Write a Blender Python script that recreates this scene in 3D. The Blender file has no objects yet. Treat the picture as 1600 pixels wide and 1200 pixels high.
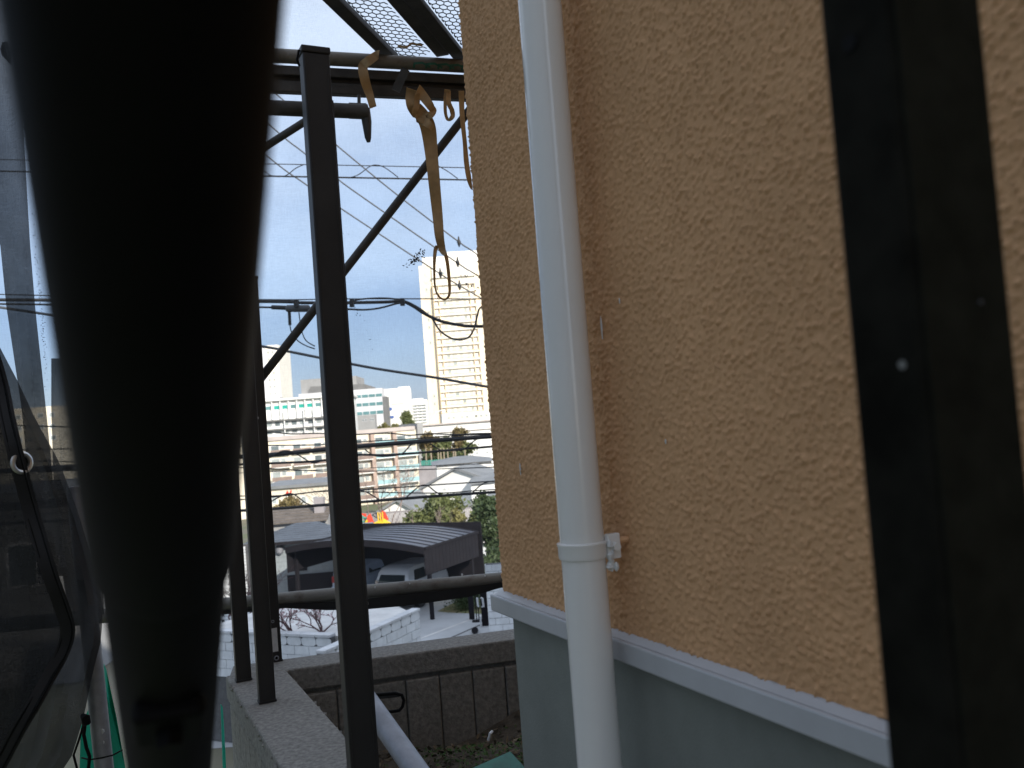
import bpy, bmesh, math, random
import numpy as np
from mathutils import Vector as V, Matrix
random.seed(7); rng = np.random.default_rng(7)
S = bpy.context.scene
COL = S.collection

# ------------------------------------------------------------------ camera
F = 1350.0                                   # focal length in pixels of a 1600 x 1200 frame
CAM = V((0, 0, 1.6))
pitch = math.atan(52 / F); roll = math.atan(.076)
fw = V((0, math.cos(pitch), math.sin(pitch)))
u0 = V((0, -math.sin(pitch), math.cos(pitch))); r0 = V((1, 0, 0))
rt = math.cos(roll) * r0 - math.sin(roll) * u0
up = math.cos(roll) * u0 + math.sin(roll) * r0
cd = bpy.data.cameras.new('camera'); cam = bpy.data.objects.new('camera', cd); COL.objects.link(cam)
cd.sensor_width = 36; cd.lens = F / 1600 * 36
cd.clip_start = .01; cd.clip_end = 6000
cd.dof.use_dof = True; cd.dof.focus_distance = 2.2; cd.dof.aperture_fstop = 8.8
m = Matrix((rt, up, -fw)).transposed().to_4x4(); m.translation = CAM
cam.matrix_world = m
S.camera = cam

# ------------------------------------------------------------------ sky, sun, exposure
SUN_AZ, SUN_EL = math.radians(149), math.radians(27)    # azimuth clockwise from +Y
w = bpy.data.worlds.new('World'); S.world = w; w.use_nodes = True
nt = w.node_tree; nd = nt.nodes; lk = nt.links; nd.clear()
sky = nd.new('ShaderNodeTexSky'); sky.sky_type = 'NISHITA'; sky.sun_disc = False
sky.sun_elevation = SUN_EL; sky.sun_rotation = SUN_AZ
sky.air_density = 1.0; sky.dust_density = .4; sky.ozone_density = 2.0
tc = nd.new('ShaderNodeTexCoord')
mp = nd.new('ShaderNodeMapping'); mp.inputs['Scale'].default_value = (1, 1, 2.6)
mp.inputs['Location'].default_value = (3.1, .4, .2)
nz = nd.new('ShaderNodeTexNoise'); nz.inputs['Scale'].default_value = 2.6; nz.inputs['Detail'].default_value = 7
nz.inputs['Roughness'].default_value = .55
sx = nd.new('ShaderNodeSeparateXYZ'); lk.new(tc.outputs['Generated'], sx.inputs[0])
ma = nd.new('ShaderNodeMath'); ma.operation = 'MULTIPLY_ADD'; ma.inputs[1].default_value = .44; ma.inputs[2].default_value = -.215
mb_ = nd.new('ShaderNodeMath'); mb_.operation = 'ADD'
rp = nd.new('ShaderNodeValToRGB'); el = rp.color_ramp.elements           # blue-grey cloud bank low down, paler cloud higher up
el[0].position = 0; el[0].color = (.30, .40, .56, 1); el[1].position = 1; el[1].color = (1, 1.1, 1.28, 1)
for p_, c_ in ((.05, (.24, .34, .58)), (.15, (.26, .37, .62)), (.27, (.52, .65, .88)), (.45, (.84, .96, 1.14))):
    e_ = el.new(p_); e_.color = (*c_, 1)
mx = nd.new('ShaderNodeMix'); mx.data_type = 'RGBA'; mx.inputs[0].default_value = .78
sc_ = nd.new('ShaderNodeVectorMath'); sc_.operation = 'SCALE'; sc_.inputs['Scale'].default_value = 5.6
bgd = nd.new('ShaderNodeBackground'); bgd.inputs['Strength'].default_value = .12
wo = nd.new('ShaderNodeOutputWorld')
lk.new(tc.outputs['Generated'], mp.inputs[0]); lk.new(mp.outputs[0], nz.inputs['Vector'])
lk.new(nz.outputs['Fac'], ma.inputs[0]); lk.new(ma.outputs[0], mb_.inputs[0]); lk.new(sx.outputs[2], mb_.inputs[1])
lk.new(mb_.outputs[0], rp.inputs[0]); lk.new(rp.outputs[0], sc_.inputs[0])
lk.new(sky.outputs[0], mx.inputs[6]); lk.new(sc_.outputs[0], mx.inputs[7])
lk.new(mx.outputs[2], bgd.inputs[0]); lk.new(bgd.outputs[0], wo.inputs[0])

sd = bpy.data.lights.new('sun', 'SUN'); sd.energy = 4.0; sd.angle = math.radians(.5); sd.color = (1, .93, .82)
sun = bpy.data.objects.new('sun', sd); COL.objects.link(sun)
to_sun = V((math.sin(SUN_AZ) * math.cos(SUN_EL), math.cos(SUN_AZ) * math.cos(SUN_EL), math.sin(SUN_EL)))
sun.rotation_euler = to_sun.to_track_quat('Z', 'Y').to_euler(); sun.location = (20, -30, 40)
S.view_settings.view_transform = 'Standard'; S.view_settings.look = 'None'
S.view_settings.gamma = 1; S.view_settings.use_curve_mapping = False
S.view_settings.exposure = .85
S.cycles.max_bounces = 10; S.cycles.transparent_max_bounces = 24; S.cycles.use_denoising = True

# ------------------------------------------------------------------ placing helpers
def ray(x, y):
    x, y = float(x), float(y)
    return fw + (x - 800) / F * rt + (600 - y) / F * up
def P(x, y, d): return CAM + ray(x, y) * float(d)                      # point seen at (x, y) at depth d metres
def on_z(x, y, z):
    D = ray(x, y); return CAM + D * ((z - CAM.z) / D.z)
def on_plane(x, y, p, n):
    D = ray(x, y); return CAM + D * ((p - CAM).dot(n) / D.dot(n))
def depth(q): return (q - CAM).dot(fw)
def az(deg): return V((math.sin(math.radians(deg)), math.cos(math.radians(deg)), 0))
UP = V((0, 0, 1))

# ------------------------------------------------------------------ materials
MATS = {}
def mat(name, col, rough=.6, metal=0., var=.15, vs=6., bump=0., bs=60., spec=.5, coat=0., col2=None, vmix=(.35, .7), transl=0.):
    if name in MATS: return MATS[name]
    M = bpy.data.materials.new(name); M.use_nodes = True; t = M.node_tree; N = t.nodes; L = t.links
    b = N['Principled BSDF']; b.inputs['Roughness'].default_value = rough; b.inputs['Metallic'].default_value = metal
    b.inputs['Specular IOR Level'].default_value = spec; b.inputs['Coat Weight'].default_value = coat
    c = N.new('ShaderNodeTexCoord'); n = N.new('ShaderNodeTexNoise'); n.inputs['Scale'].default_value = vs
    n.inputs['Detail'].default_value = 6; n.inputs['Roughness'].default_value = .62
    L.new(c.outputs['Object'], n.inputs['Vector'])
    r = N.new('ShaderNodeValToRGB'); e = r.color_ramp.elements
    e[0].position, e[1].position = vmix
    c2 = col2 or tuple(min(1, x * (1 + var)) for x in col)
    c1 = col if col2 else tuple(x * (1 - var) for x in col)
    e[0].color = (*c1, 1); e[1].color = (*c2, 1)
    L.new(n.outputs['Fac'], r.inputs[0]); L.new(r.outputs[0], b.inputs['Base Color'])
    if bump:
        n2 = N.new('ShaderNodeTexNoise'); n2.inputs['Scale'].default_value = bs; n2.inputs['Detail'].default_value = 4
        L.new(c.outputs['Object'], n2.inputs['Vector'])
        bp = N.new('ShaderNodeBump'); bp.inputs['Strength'].default_value = min(1, bump); bp.inputs['Distance'].default_value = .6 / bs
        L.new(n2.outputs['Fac'], bp.inputs['Height']); L.new(bp.outputs[0], b.inputs['Normal'])
    if transl:
        tr = N.new('ShaderNodeBsdfTranslucent'); L.new(r.outputs[0], tr.inputs[0])
        ms = N.new('ShaderNodeMixShader'); ms.inputs[0].default_value = transl
        L.new(b.outputs[0], ms.inputs[1]); L.new(tr.outputs[0], ms.inputs[2])
        L.new(ms.outputs[0], N['Material Output'].inputs[0])
    MATS[name] = M; return M

def net_mat(name, col, lo, hi, s1=(40, 40, 900), s2=(900, 900, 30)):
    M = bpy.data.materials.new(name); M.use_nodes = True; t = M.node_tree; N = t.nodes; L = t.links
    N.remove(N['Principled BSDF'])
    c = N.new('ShaderNodeTexCoord'); fac = []
    for s in (s1, s2, (5, 5, 5)):
        mpn = N.new('ShaderNodeMapping'); mpn.inputs['Scale'].default_value = s
        n = N.new('ShaderNodeTexNoise'); n.inputs['Scale'].default_value = 1; n.inputs['Detail'].default_value = 2
        L.new(c.outputs['Object'], mpn.inputs[0]); L.new(mpn.outputs[0], n.inputs['Vector']); fac.append(n)
    a = N.new('ShaderNodeMath'); a.operation = 'ADD'; L.new(fac[0].outputs['Fac'], a.inputs[0]); L.new(fac[1].outputs['Fac'], a.inputs[1])
    a2 = N.new('ShaderNodeMath'); a2.operation = 'ADD'; L.new(a.outputs[0], a2.inputs[0]); L.new(fac[2].outputs['Fac'], a2.inputs[1])
    mr = N.new('ShaderNodeMapRange'); mr.inputs['From Min'].default_value = 1.05; mr.inputs['From Max'].default_value = 1.95
    mr.inputs['To Min'].default_value = lo; mr.inputs['To Max'].default_value = hi
    L.new(a2.outputs[0], mr.inputs['Value'])
    d = N.new('ShaderNodeBsdfDiffuse'); d.inputs[0].default_value = (*col, 1)
    tl = N.new('ShaderNodeBsdfTranslucent'); tl.inputs[0].default_value = (*col, 1)
    m1 = N.new('ShaderNodeMixShader'); m1.inputs[0].default_value = .5; L.new(d.outputs[0], m1.inputs[1]); L.new(tl.outputs[0], m1.inputs[2])
    tp = N.new('ShaderNodeBsdfTransparent')
    m2 = N.new('ShaderNodeMixShader'); L.new(mr.outputs[0], m2.inputs[0]); L.new(tp.outputs[0], m2.inputs[1]); L.new(m1.outputs[0], m2.inputs[2])
    L.new(m2.outputs[0], N['Material Output'].inputs[0]); return M

M_stucco = mat('stucco_orange', (.67, .39, .205), .85, var=.08, vs=3, bump=.5, bs=520, spec=.2)
M_plinth = mat('plinth_paint', (.22, .235, .215), .75, var=.14, vs=4, bump=.25, bs=260, spec=.3)
M_trim = mat('trim_paint', (.47, .48, .50), .35, var=.05, vs=14)
M_pipe = mat('pipe_enamel', (.78, .77, .745), .13, var=.025, vs=5, coat=.4, bump=.02, bs=25)
M_seal = mat('sealant', (.66, .67, .66), .4, var=.1, vs=60)
M_bronze = mat('bronze_aluminium', (.022, .020, .019), .45, var=.25, vs=7, bump=.03, bs=300, spec=.35)
M_bronze2 = mat('bronze_near', (.014, .0135, .011), .75, var=.4, vs=30, spec=.03)
M_black = mat('black_steel', (.004, .004, .004), .6, var=.3, vs=12, spec=.1)
M_blackrub = mat('black_hem', (.010, .010, .011), .8, var=.3, vs=20)
M_scaf = mat('scaffold_steel', (.16, .155, .14), .55, metal=.35, var=.3, vs=14, bump=.2, bs=80, col2=(.07, .05, .035), vmix=(.5, .72))
M_scafdark = mat('scaffold_dark', (.045, .043, .04), .6, metal=.2, var=.35, vs=16, bump=.2, bs=90)
M_galv = mat('galvanised', (.27, .28, .31), .5, metal=.4, var=.2, vs=18, bump=.1, bs=70)
M_strap = mat('strap_fabric', (.48, .33, .17), .8, var=.15, vs=30, bump=.3, bs=300, transl=.3)
M_green = mat('green_sheet', (.01, .48, .34), .6, var=.15, vs=5, transl=.35)
M_greentape = mat('green_tape', (.015, .12, .085), .6, var=.3, vs=30)
M_conc = mat('concrete_dark', (.215, .205, .185), .9, var=.32, vs=70, bump=.7, bs=160)
M_concT = mat('concrete_cap', (.205, .197, .18), .9, var=.34, vs=80, bump=.7, bs=170)
M_soil = mat('soil', (.075, .062, .046), .95, var=.4, vs=18, bump=.8, bs=90)
M_leaflit = mat('leaf_litter', (.12, .095, .062), .9, var=.5, vs=4)
M_moss = mat('moss', (.05, .10, .025), .95, var=.4, vs=25)
M_wire = mat('wire_black', (.018, .018, .02), .6, var=.2, vs=5)
M_wireg = mat('wire_grey', (.07, .075, .085), .6, var=.2, vs=5)
M_wblock = mat('white_block', (.60, .62, .63), .8, var=.12, vs=3, bump=.3, bs=40)
M_wcap = mat('white_cap', (.50, .51, .52), .8, var=.14, vs=3, bump=.3, bs=40)
M_mortar = mat('mortar_dark', (.09, .09, .09), .95, var=.2, vs=12)
M_drive = mat('drive_concrete', (.36, .37, .38), .85, var=.14, vs=.7, bump=.2, bs=30)
M_pale = mat('pale_gravel', (.55, .54, .52), .9, var=.15, vs=2, bump=.3, bs=40)
M_asph = mat('asphalt', (.07, .07, .072), .9, var=.15, vs=1.2)
M_ground = mat('ground', (.13, .12, .09), .95, var=.3, vs=.06, col2=(.10, .12, .05), vmix=(.4, .6))
M_lawn = mat('lawn', (.12, .14, .05), .95, var=.3, vs=4, col2=(.25, .20, .11), vmix=(.4, .65))
M_slate = mat('slate_roof', (.075, .09, .115), .55, var=.2, vs=2)
M_greybrick = mat('grey_brick', (.22, .25, .27), .8, var=.1, vs=4, bump=.3, bs=12)
M_darkpanel = mat('dark_panel', (.011, .010, .013), .7, var=.2, vs=3, spec=.2)
M_cproof = mat('carport_roof', (.055, .06, .078), .35, var=.2, vs=.8)
M_carw = mat('car_white', (.62, .65, .68), .25, var=.03, vs=2, coat=.6)
M_carb = mat('car_blue', (.38, .46, .58), .25, var=.03, vs=2, coat=.6)
M_glassd = mat('car_glass', (.02, .03, .032), .08, var=.1, vs=2)
M_tyre = mat('tyre', (.02, .02, .02), .8, var=.1)
M_rim = mat('rim', (.4, .4, .42), .35, metal=.6, var=.05)
M_red = mat('play_red', (.62, .06, .03), .45, var=.08, vs=2)
M_yellow = mat('play_yellow', (.75, .48, .02), .45, var=.08, vs=2)
M_teal = mat('play_teal', (.05, .25, .20), .5, var=.1)
M_lampred = mat('lamp_red', (.30, .015, .015), .3, var=.05)
M_white = mat('white_paint', (.78, .78, .76), .7, var=.05, vs=.6)
M_cream = mat('cream_paint', (.72, .66, .54), .75, var=.06, vs=.4)
M_creamT = mat('tower_cream', (.86, .74, .55), .75, var=.05, vs=.2)
M_towerw = mat('tower_white', (.86, .82, .74), .75, var=.04, vs=.2)
M_tfin = mat('tower_rail', (.74, .58, .38), .7, var=.08, vs=.2)
M_win = mat('window_glass', (.13, .16, .17), .15, var=.3, vs=.5)
M_winl = mat('window_pale', (.36, .40, .40), .25, var=.2, vs=.5)
M_winp = mat('window_bright', (.58, .58, .54), .3, var=.15, vs=.5)
M_brown = mat('brown_pier', (.40, .30, .25), .8, var=.1, vs=.5)
M_railb = mat('balcony_brown', (.24, .18, .155), .7, var=.15, vs=.5)
M_glassb = mat('balcony_glass', (.33, .52, .56), .2, var=.1, vs=.5)
M_pink = mat('parapet_pink', (.46, .41, .39), .8, var=.1, vs=.3)
M_tealg = mat('teal_glass', (.03, .36, .30), .2, var=.12, vs=.3)
M_tealb = mat('teal_band', (.12, .24, .25), .25, var=.15, vs=.3)
M_off = mat('office_white', (.60, .60, .62), .7, var=.05, vs=.2)
M_grey = mat('grey_wall', (.30, .30, .30), .8, var=.1, vs=.4)
M_dgrey = mat('dark_grey_wall', (.16, .16, .16), .8, var=.12, vs=.4)
M_blue = mat('sign_blue', (.06, .12, .34), .5, var=.1)
M_roofg = mat('roof_grey', (.20, .21, .22), .7, var=.15, vs=.8)
M_fenceg = mat('fence_grey', (.30, .28, .29), .8, var=.12, vs=1)
M_bark = mat('bark', (.11, .085, .065), .9, var=.3, vs=6, bump=.4, bs=20)
M_barkl = mat('bark_light', (.30, .25, .18), .9, var=.2, vs=6)
M_twig = mat('twig_purple', (.10, .055, .055), .8, var=.3, vs=6)
M_twigl = mat('twig_grey', (.22, .17, .15), .85, var=.2, vs=3)
M_blossom = mat('blossom', (.60, .40, .42), .7, var=.2)
def leafmat(n, c, c2): return mat(n, c, .6, var=.3, vs=.9, col2=c2, vmix=(.3, .7), transl=.25)
M_leafd = leafmat('leaf_dark', (.035, .06, .025), (.085, .12, .045))
M_leafm = leafmat('leaf_mid', (.09, .115, .04), (.18, .20, .07))
M_leaff = leafmat('leaf_yellow', (.16, .15, .05), (.26, .24, .09))
M_leafb = leafmat('leaf_brown', (.16, .11, .055), (.24, .20, .08))
M_brass = mat('eyelet_metal', (.62, .60, .57), .3, metal=.8, var=.15, vs=80)
M_paint = mat('label_white', (.55, .56, .57), .5, var=.1, vs=40)
M_fleck = mat('fleck_grey', (.25, .25, .24), .7, var=.3, vs=300)
M_stone = mat('brown_tiles', (.13, .11, .095), .85, var=.3, vs=3)
M_fray = mat('fray_grey', (.10, .11, .12), .9, var=.2)
M_netback = net_mat('net_grey_pale', (.07, .075, .085), .12, .28)
M_netlap = net_mat('net_double', (.050, .050, .051), .84, .95)
M_netoccluder = net_mat('net_occluder', (.10, .11, .13), .55, .72)
M_netdark = net_mat('net_black', (.024, .024, .024), .86, .97, s1=(60, 60, 500), s2=(300, 300, 20))

# ------------------------------------------------------------------ mesh helpers
class MB:
    def __init__(s): s.v = []; s.f = []
    def add(s, vs, fs):
        k = len(s.v); s.v += [V(a) for a in vs]; s.f += [tuple(i + k for i in q) for q in fs]; return s
    def box(s, o, a, b, c):                       # corner + three edges
        o, a, b, c = V(o), V(a), V(b), V(c)
        return s.add([o, o + a, o + a + b, o + b, o + c, o + a + c, o + a + b + c, o + b + c],
                     [(0, 3, 2, 1), (4, 5, 6, 7), (0, 1, 5, 4), (1, 2, 6, 5), (2, 3, 7, 6), (3, 0, 4, 7)])
    def cbox(s, c, a, b, d):                      # centre + three full edges
        c, a, b, d = V(c), V(a), V(b), V(d); return s.box(c - a / 2 - b / 2 - d / 2, a, b, d)
    def tube(s, pts, r, n=12, cap=True):
        pts = [V(p) for p in pts]; m_ = len(pts)
        rs = r if isinstance(r, (list, tuple)) else [r] * m_
        vs = []; ref = None
        for i, p in enumerate(pts):
            t = (pts[min(i + 1, m_ - 1)] - pts[max(i - 1, 0)]).normalized()
            if ref is None:
                ref = t.orthogonal().normalized()
            else:
                ref = (ref - t * ref.dot(t))
                ref = ref.normalized() if ref.length > 1e-6 else t.orthogonal().normalized()
            b = t.cross(ref)
            for k in range(n):
                a = 2 * math.pi * k / n; vs.append(p + (ref * math.cos(a) + b * math.sin(a)) * rs[i])
        fs = [(i * n + k, i * n + (k + 1) % n, (i + 1) * n + (k + 1) % n, (i + 1) * n + k) for i in range(m_ - 1) for k in range(n)]
        if cap: fs += [tuple(range(n))[::-1], tuple(range((m_ - 1) * n, m_ * n))]
        return s.add(vs, fs)
    def prism(s, poly, ext):
        poly = [V(p) for p in poly]; ext = V(ext); n = len(poly)
        return s.add(poly + [p + ext for p in poly], [tuple(range(n))[::-1], tuple(range(n, 2 * n))] + [(i, (i + 1) % n, (i + 1) % n + n, i + n) for i in range(n)])
    def ribbon(s, pts, wd, nrm, th=.0012):        # pts centre line, wd widths, nrm normals
        pts = [V(p) for p in pts]; m_ = len(pts); vs = []
        wd = wd if isinstance(wd, (list, tuple)) else [wd] * m_
        nrm = nrm if isinstance(nrm, list) else [nrm] * m_
        for i, p in enumerate(pts):
            t = (pts[min(i + 1, m_ - 1)] - pts[max(i - 1, 0)]).normalized(); nn = V(nrm[i]).normalized()
            b = t.cross(nn).normalized(); nn = b.cross(t).normalized()
            for q in (b * wd[i] / 2 + nn * th / 2, -b * wd[i] / 2 + nn * th / 2, -b * wd[i] / 2 - nn * th / 2, b * wd[i] / 2 - nn * th / 2): vs.append(p + q)
        fs = [(i * 4 + k, i * 4 + (k + 1) % 4, (i + 1) * 4 + (k + 1) % 4, (i + 1) * 4 + k) for i in range(m_ - 1) for k in range(4)]
        fs += [(3, 2, 1, 0), tuple(range((m_ - 1) * 4, m_ * 4))]
        return s.add(vs, fs)
    def grid(s, pts, nu, nv):                     # pts row by row
        return s.add(pts, [(j * nu + i, j * nu + i + 1, (j + 1) * nu + i + 1, (j + 1) * nu + i) for j in range(nv - 1) for i in range(nu - 1)])
    def ring(s, c, nrm, R, r, n=20, k=8):
        nrm = V(nrm).normalized(); a = nrm.orthogonal().normalized(); b = nrm.cross(a); vs = []
        for i in range(n):
            t = 2 * math.pi * i / n; d = a * math.cos(t) + b * math.sin(t)
            for j in range(k):
                p = 2 * math.pi * j / k; vs.append(V(c) + d * (R + r * math.cos(p)) + nrm * (r * math.sin(p)))
        return s.add(vs, [(i * k + j, i * k + (j + 1) % k, ((i + 1) % n) * k + (j + 1) % k, ((i + 1) % n) * k + j) for i in range(n) for j in range(k)])

BASE = {}
def reg(o, loc): BASE[o] = V(loc); return o
def thing(name, label, cat, loc, group=None):
    o = bpy.data.objects.new(name, None); COL.objects.link(o); o.location = loc; o.empty_display_size = .2
    o['label'] = label; o['category'] = cat
    if group: o['group'] = group
    return reg(o, loc)
def part(name, mb, material, parent=None, smooth=False, bevel=0, label=None, kind=None, recalc=True):
    base = BASE[parent] if parent else V((0, 0, 0))
    me = bpy.data.meshes.new(name); me.from_pydata([tuple(p - base) for p in mb.v], [], mb.f)
    if recalc and len(mb.f) < 60000:
        bm = bmesh.new(); bm.from_mesh(me); bmesh.ops.recalc_face_normals(bm, faces=bm.faces); bm.to_mesh(me); bm.free()
    me.materials.append(material)
    if smooth:
        me.shade_smooth(); me.set_sharp_from_angle(angle=math.radians(40))
    o = bpy.data.objects.new(name, me); COL.objects.link(o)
    if parent: o.parent = parent
    if bevel:
        md = o.modifiers.new('bevel', 'BEVEL'); md.width = bevel; md.segments = 2; md.limit_method = 'ANGLE'; md.angle_limit = math.radians(40)
    if label: o['label'] = label
    if kind: o['kind'] = kind
    return reg(o, base)
def single(name, mb, material, label, cat, group=None, **k):
    o = part(name, mb, material, **k); o['label'] = label; o['category'] = cat
    if group: o['group'] = group
    return o
def struct(name, mb, material, **k): return part(name, mb, material, kind='structure', **k)
def inst(src, loc, parent, rot=None, scale=None):             # light copy of a piece, sharing its mesh
    c = src.copy(); COL.objects.link(c); c.parent = parent; c.location = V(loc) - BASE[parent]
    if rot is not None: c.rotation_euler = rot
    if scale is not None: c.scale = scale
    return reg(c, BASE[parent])

# ================================================================== THE HOUSE
TH = 26.3
wd_ = az(-TH); nr_ = az(90 - TH)                 # along the wall away from the camera / out of the passage to the right
PIPE0 = P(898, 700, 1.17)
TW = PIPE0.dot(nr_) + .058                       # wall plane: x.nr_ = TW
SC = 1.414                                       # corner: x.wd_ = SC
def HW(s, t, z): return wd_ * s + nr_ * t + UP * z
ZT = 1.288                                       # drip cap top
ZR = 10.2
house = thing('house', 'orange stucco house wall with grey plinth filling the right of the view', 'house', HW(SC, TW, 0))
# displaced stucco: profile runs along the wall, round the corner, a little along the end face
def stucco():
    st = .0024; L0 = 1.55; H = 1.6; rc = .006; Le = .12
    prof = []
    n1 = int((L0 - rc) / st)
    for i in range(n1): prof.append((SC - L0 + i * (L0 - rc) / n1, TW, 0.0))
    for i in range(4):
        a = (math.pi / 2) * i / 3; prof.append((SC - rc + rc * math.sin(a), TW + rc - rc * math.cos(a), a))
    ne = int(Le / st)
    for i in range(1, ne): prof.append((SC, TW + rc + Le * i / ne, math.pi / 2))
    nu = len(prof); nv = int(H / st)
    g = rng.standard_normal((nv, nu))
    fy = np.fft.fftfreq(nv)[:, None] / st; fx = np.fft.rfftfreq(nu)[None, :] / st
    fr = np.hypot(fx, fy * .85)
    def band(lo, hi): return np.fft.irfft2(np.fft.rfft2(g) * np.exp(-(fr / hi) ** 2) * (1 - np.exp(-(fr / lo) ** 2)), s=(nv, nu))
    a = band(115, 215); a /= a.std(); b = band(48, 105); b /= b.std(); c = band(2, 12); c /= c.std()
    h = .00135 * np.clip(a + .6 * b - .6, 0, 2.2) ** 1.1 + .00025 * b + .00022 * c
    pr = np.array(prof); h *= np.where(pr[:, 2] > .01, .45, 1.0)[None]; ps = np.repeat(pr[None], nv, 0)
    z = (ZT + np.arange(nv) * H / (nv - 1))[:, None].repeat(nu, 1)
    s = ps[..., 0] + h * np.sin(ps[..., 2]); t = ps[..., 1] - h * np.cos(ps[..., 2])
    wv, nv3 = np.array(wd_), np.array(nr_)
    co = s[..., None] * wv + t[..., None] * nv3 + z[..., None] * np.array([0, 0, 1.])
    co -= np.array(BASE[house])
    idx = np.arange(nv * nu).reshape(nv, nu)
    q = np.stack([idx[:-1, :-1], idx[:-1, 1:], idx[1:, 1:], idx[1:, :-1]], -1).reshape(-1, 4)[:, ::-1]
    me = bpy.data.meshes.new('wall'); me.vertices.add(nv * nu); me.vertices.foreach_set('co', co.astype(np.float32).ravel())
    me.loops.add(q.size); me.loops.foreach_set('vertex_index', q.astype(np.int32).ravel())
    me.polygons.add(len(q)); me.polygons.foreach_set('loop_start', np.arange(0, q.size, 4, dtype=np.int32))
    me.update(calc_edges=True); me.shade_smooth(); me.materials.append(M_stucco)
    o = bpy.data.objects.new('wall', me); COL.objects.link(o); o.parent = house; reg(o, BASE[house])
    return L0, H, Le
L0, HH, LE = stucco()
def wall_pt(x, y): return on_plane(x, y, HW(0, TW - .0022, 0), nr_)
for (x, y, w_, h_) in ((940, 512, .0014, .016), (813, 733, .0016, .010), (968, 470, .001, .004), (1040, 690, .0012, .003)):
    q = wall_pt(x, y); part('paint_run', MB().tube([q + UP * h_, q + UP * h_ * .3, q - UP * h_], [w_ * .4, w_, w_ * .5], 7), M_seal, house)
LB = 27; DP = 17
mb = MB()
e = .012                                         # the plain rest of the walls lies just behind the roughcast sheet
mb.add([HW(SC - e, TW + e, ZT), HW(SC - LB, TW + e, ZT), HW(SC - LB, TW + e, ZR), HW(SC - e, TW + e, ZR)], [(0, 1, 2, 3)])
mb.add([HW(SC - e, TW + e, ZT), HW(SC - e, TW + DP, ZT), HW(SC - e, TW + DP, ZR), HW(SC - e, TW + e, ZR)], [(0, 1, 2, 3)])
mb.add([HW(SC - LB, TW + DP, 0), HW(SC - LB, TW + e, 0), HW(SC - LB, TW + e, ZR), HW(SC - LB, TW + DP, ZR)], [(0, 1, 2, 3)])
mb.add([HW(SC - e, TW + DP, 0), HW(SC - LB, TW + DP, 0), HW(SC - LB, TW + DP, ZR), HW(SC - e, TW + DP, ZR)], [(0, 1, 2, 3)])
part('rear_wall', mb, M_stucco, house)
ins = .012
mb = MB().box(HW(SC - LB, TW + ins, -1), wd_ * (LB - ins), nr_ * (DP - ins), UP * (ZT - .012 + 1))
part('plinth', mb, M_plinth, house)
mb = MB(); pj = .017; hb = .030
for (s0, s1, t0, t1) in ((SC - LB, SC + pj, TW - pj, TW + .02), (SC - .02, SC + pj, TW + .0201, TW + DP)):
    zi, zo = ZT + .007, ZT - .001
    o = HW(s0, t0, ZT - hb)
    mb.box(o, wd_ * (s1 - s0), nr_ * (t1 - t0), UP * hb)
part('drip_cap', mb, M_trim, house, bevel=.003)
# sloped paint fillet on top of the cap
mb = MB()
mb.prism([HW(SC - LB, TW - pj + .004, ZT + .0005), HW(SC - LB, TW + .006, ZT + .0005), HW(SC - LB, TW + .006, ZT + .010)], wd_ * (LB + .004))
part('cap_fillet', mb, M_trim, house)
ov = .35
mb = MB().box(HW(SC - LB - ov, TW - ov, ZR), wd_ * (LB + 2 * ov), nr_ * (DP + 2 * ov), UP * .18)
part('eaves', mb, M_trim, house)
a, b, c, d = HW(SC - LB - ov, TW - ov, ZR + .18), HW(SC + ov, TW - ov, ZR + .18), HW(SC + ov, TW + DP + ov, ZR + .18), HW(SC - LB - ov, TW + DP + ov, ZR + .18)
r1, r2 = HW(SC - LB + 5, TW + DP / 2, ZR + 1.6), HW(SC - 5, TW + DP / 2, ZR + 1.6)
mb = MB().add([a, b, c, d, r1, r2], [(0, 1, 5, 4), (1, 2, 5), (2, 3, 4, 5), (3, 0, 4)])
part('roof', mb, M_slate, house)

# ------------------------------------------------------------------ downpipe
px, py = PIPE0.x, PIPE0.y
dp = thing('downpipe', 'glossy white downpipe running up the orange wall', 'downpipe', (px, py, .2))
RP = .030
part('pipe', MB().tube([(px, py, -.4), (px, py, 9.9)], RP, 40), M_pipe, dp, smooth=True)
zc = P(912, 858, 1.17).z
prof = [(-.0105, .0305), (-.0100, .0325), (-.006, .0335), (.006, .0335), (.0085, .0345), (.0105, .0345), (.0115, .0315), (.012, .0300)]
mb = MB().tube([V((px, py, zc + a)) for a, _ in prof], [r for _, r in prof], 40)
band = part('clamp_band', mb, M_pipe, dp, smooth=True)
lug = V((px, py, zc + .003)) + nr_ * .030 - wd_ * .022
part('lug', MB().cbox(lug + nr_ * .004, nr_ * .020, wd_ * .010, UP * .034), M_pipe, band, bevel=.002)
part('bolt', MB().tube([lug - wd_ * .012 + nr_ * .004, lug - wd_ * .004 + nr_ * .004], .006, 6), M_pipe, band)
part('stem', MB().tube([lug + nr_ * .008 + UP * .006, V(lug + nr_ * .008 + UP * .006) + nr_ * .04], .0045, 8), M_stucco, band)
mb = MB()
for k in range(7):
    q = lug + nr_ * random.uniform(-.006, .004) + UP * random.uniform(-.030, .022) - wd_ * random.uniform(.001, .006)
    mb.tube([q - UP * .006, q - UP * .002, q + UP * .004, q + UP * .007], [.001, random.uniform(.003, .006), random.uniform(.003, .005), .001], 8)
part('sealant', mb, M_seal, band, smooth=True)

# ================================================================== BOUNDARY WALL (fluted concrete blocks) and posts
ZW = CAM.z - .763
T0, T1 = .360, .540
A2 = on_z(440, 1030, ZW); D2 = az(77.2); N2 = az(167.2)     # second wing: direction, and the side towards the camera
bw = thing('boundary_wall', 'dark fluted concrete block wall with flat cap, below the bronze posts', 'wall', HW(2.2, .45, -5.4))
SE = 2.98
capth = .075
mb = MB()
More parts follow.
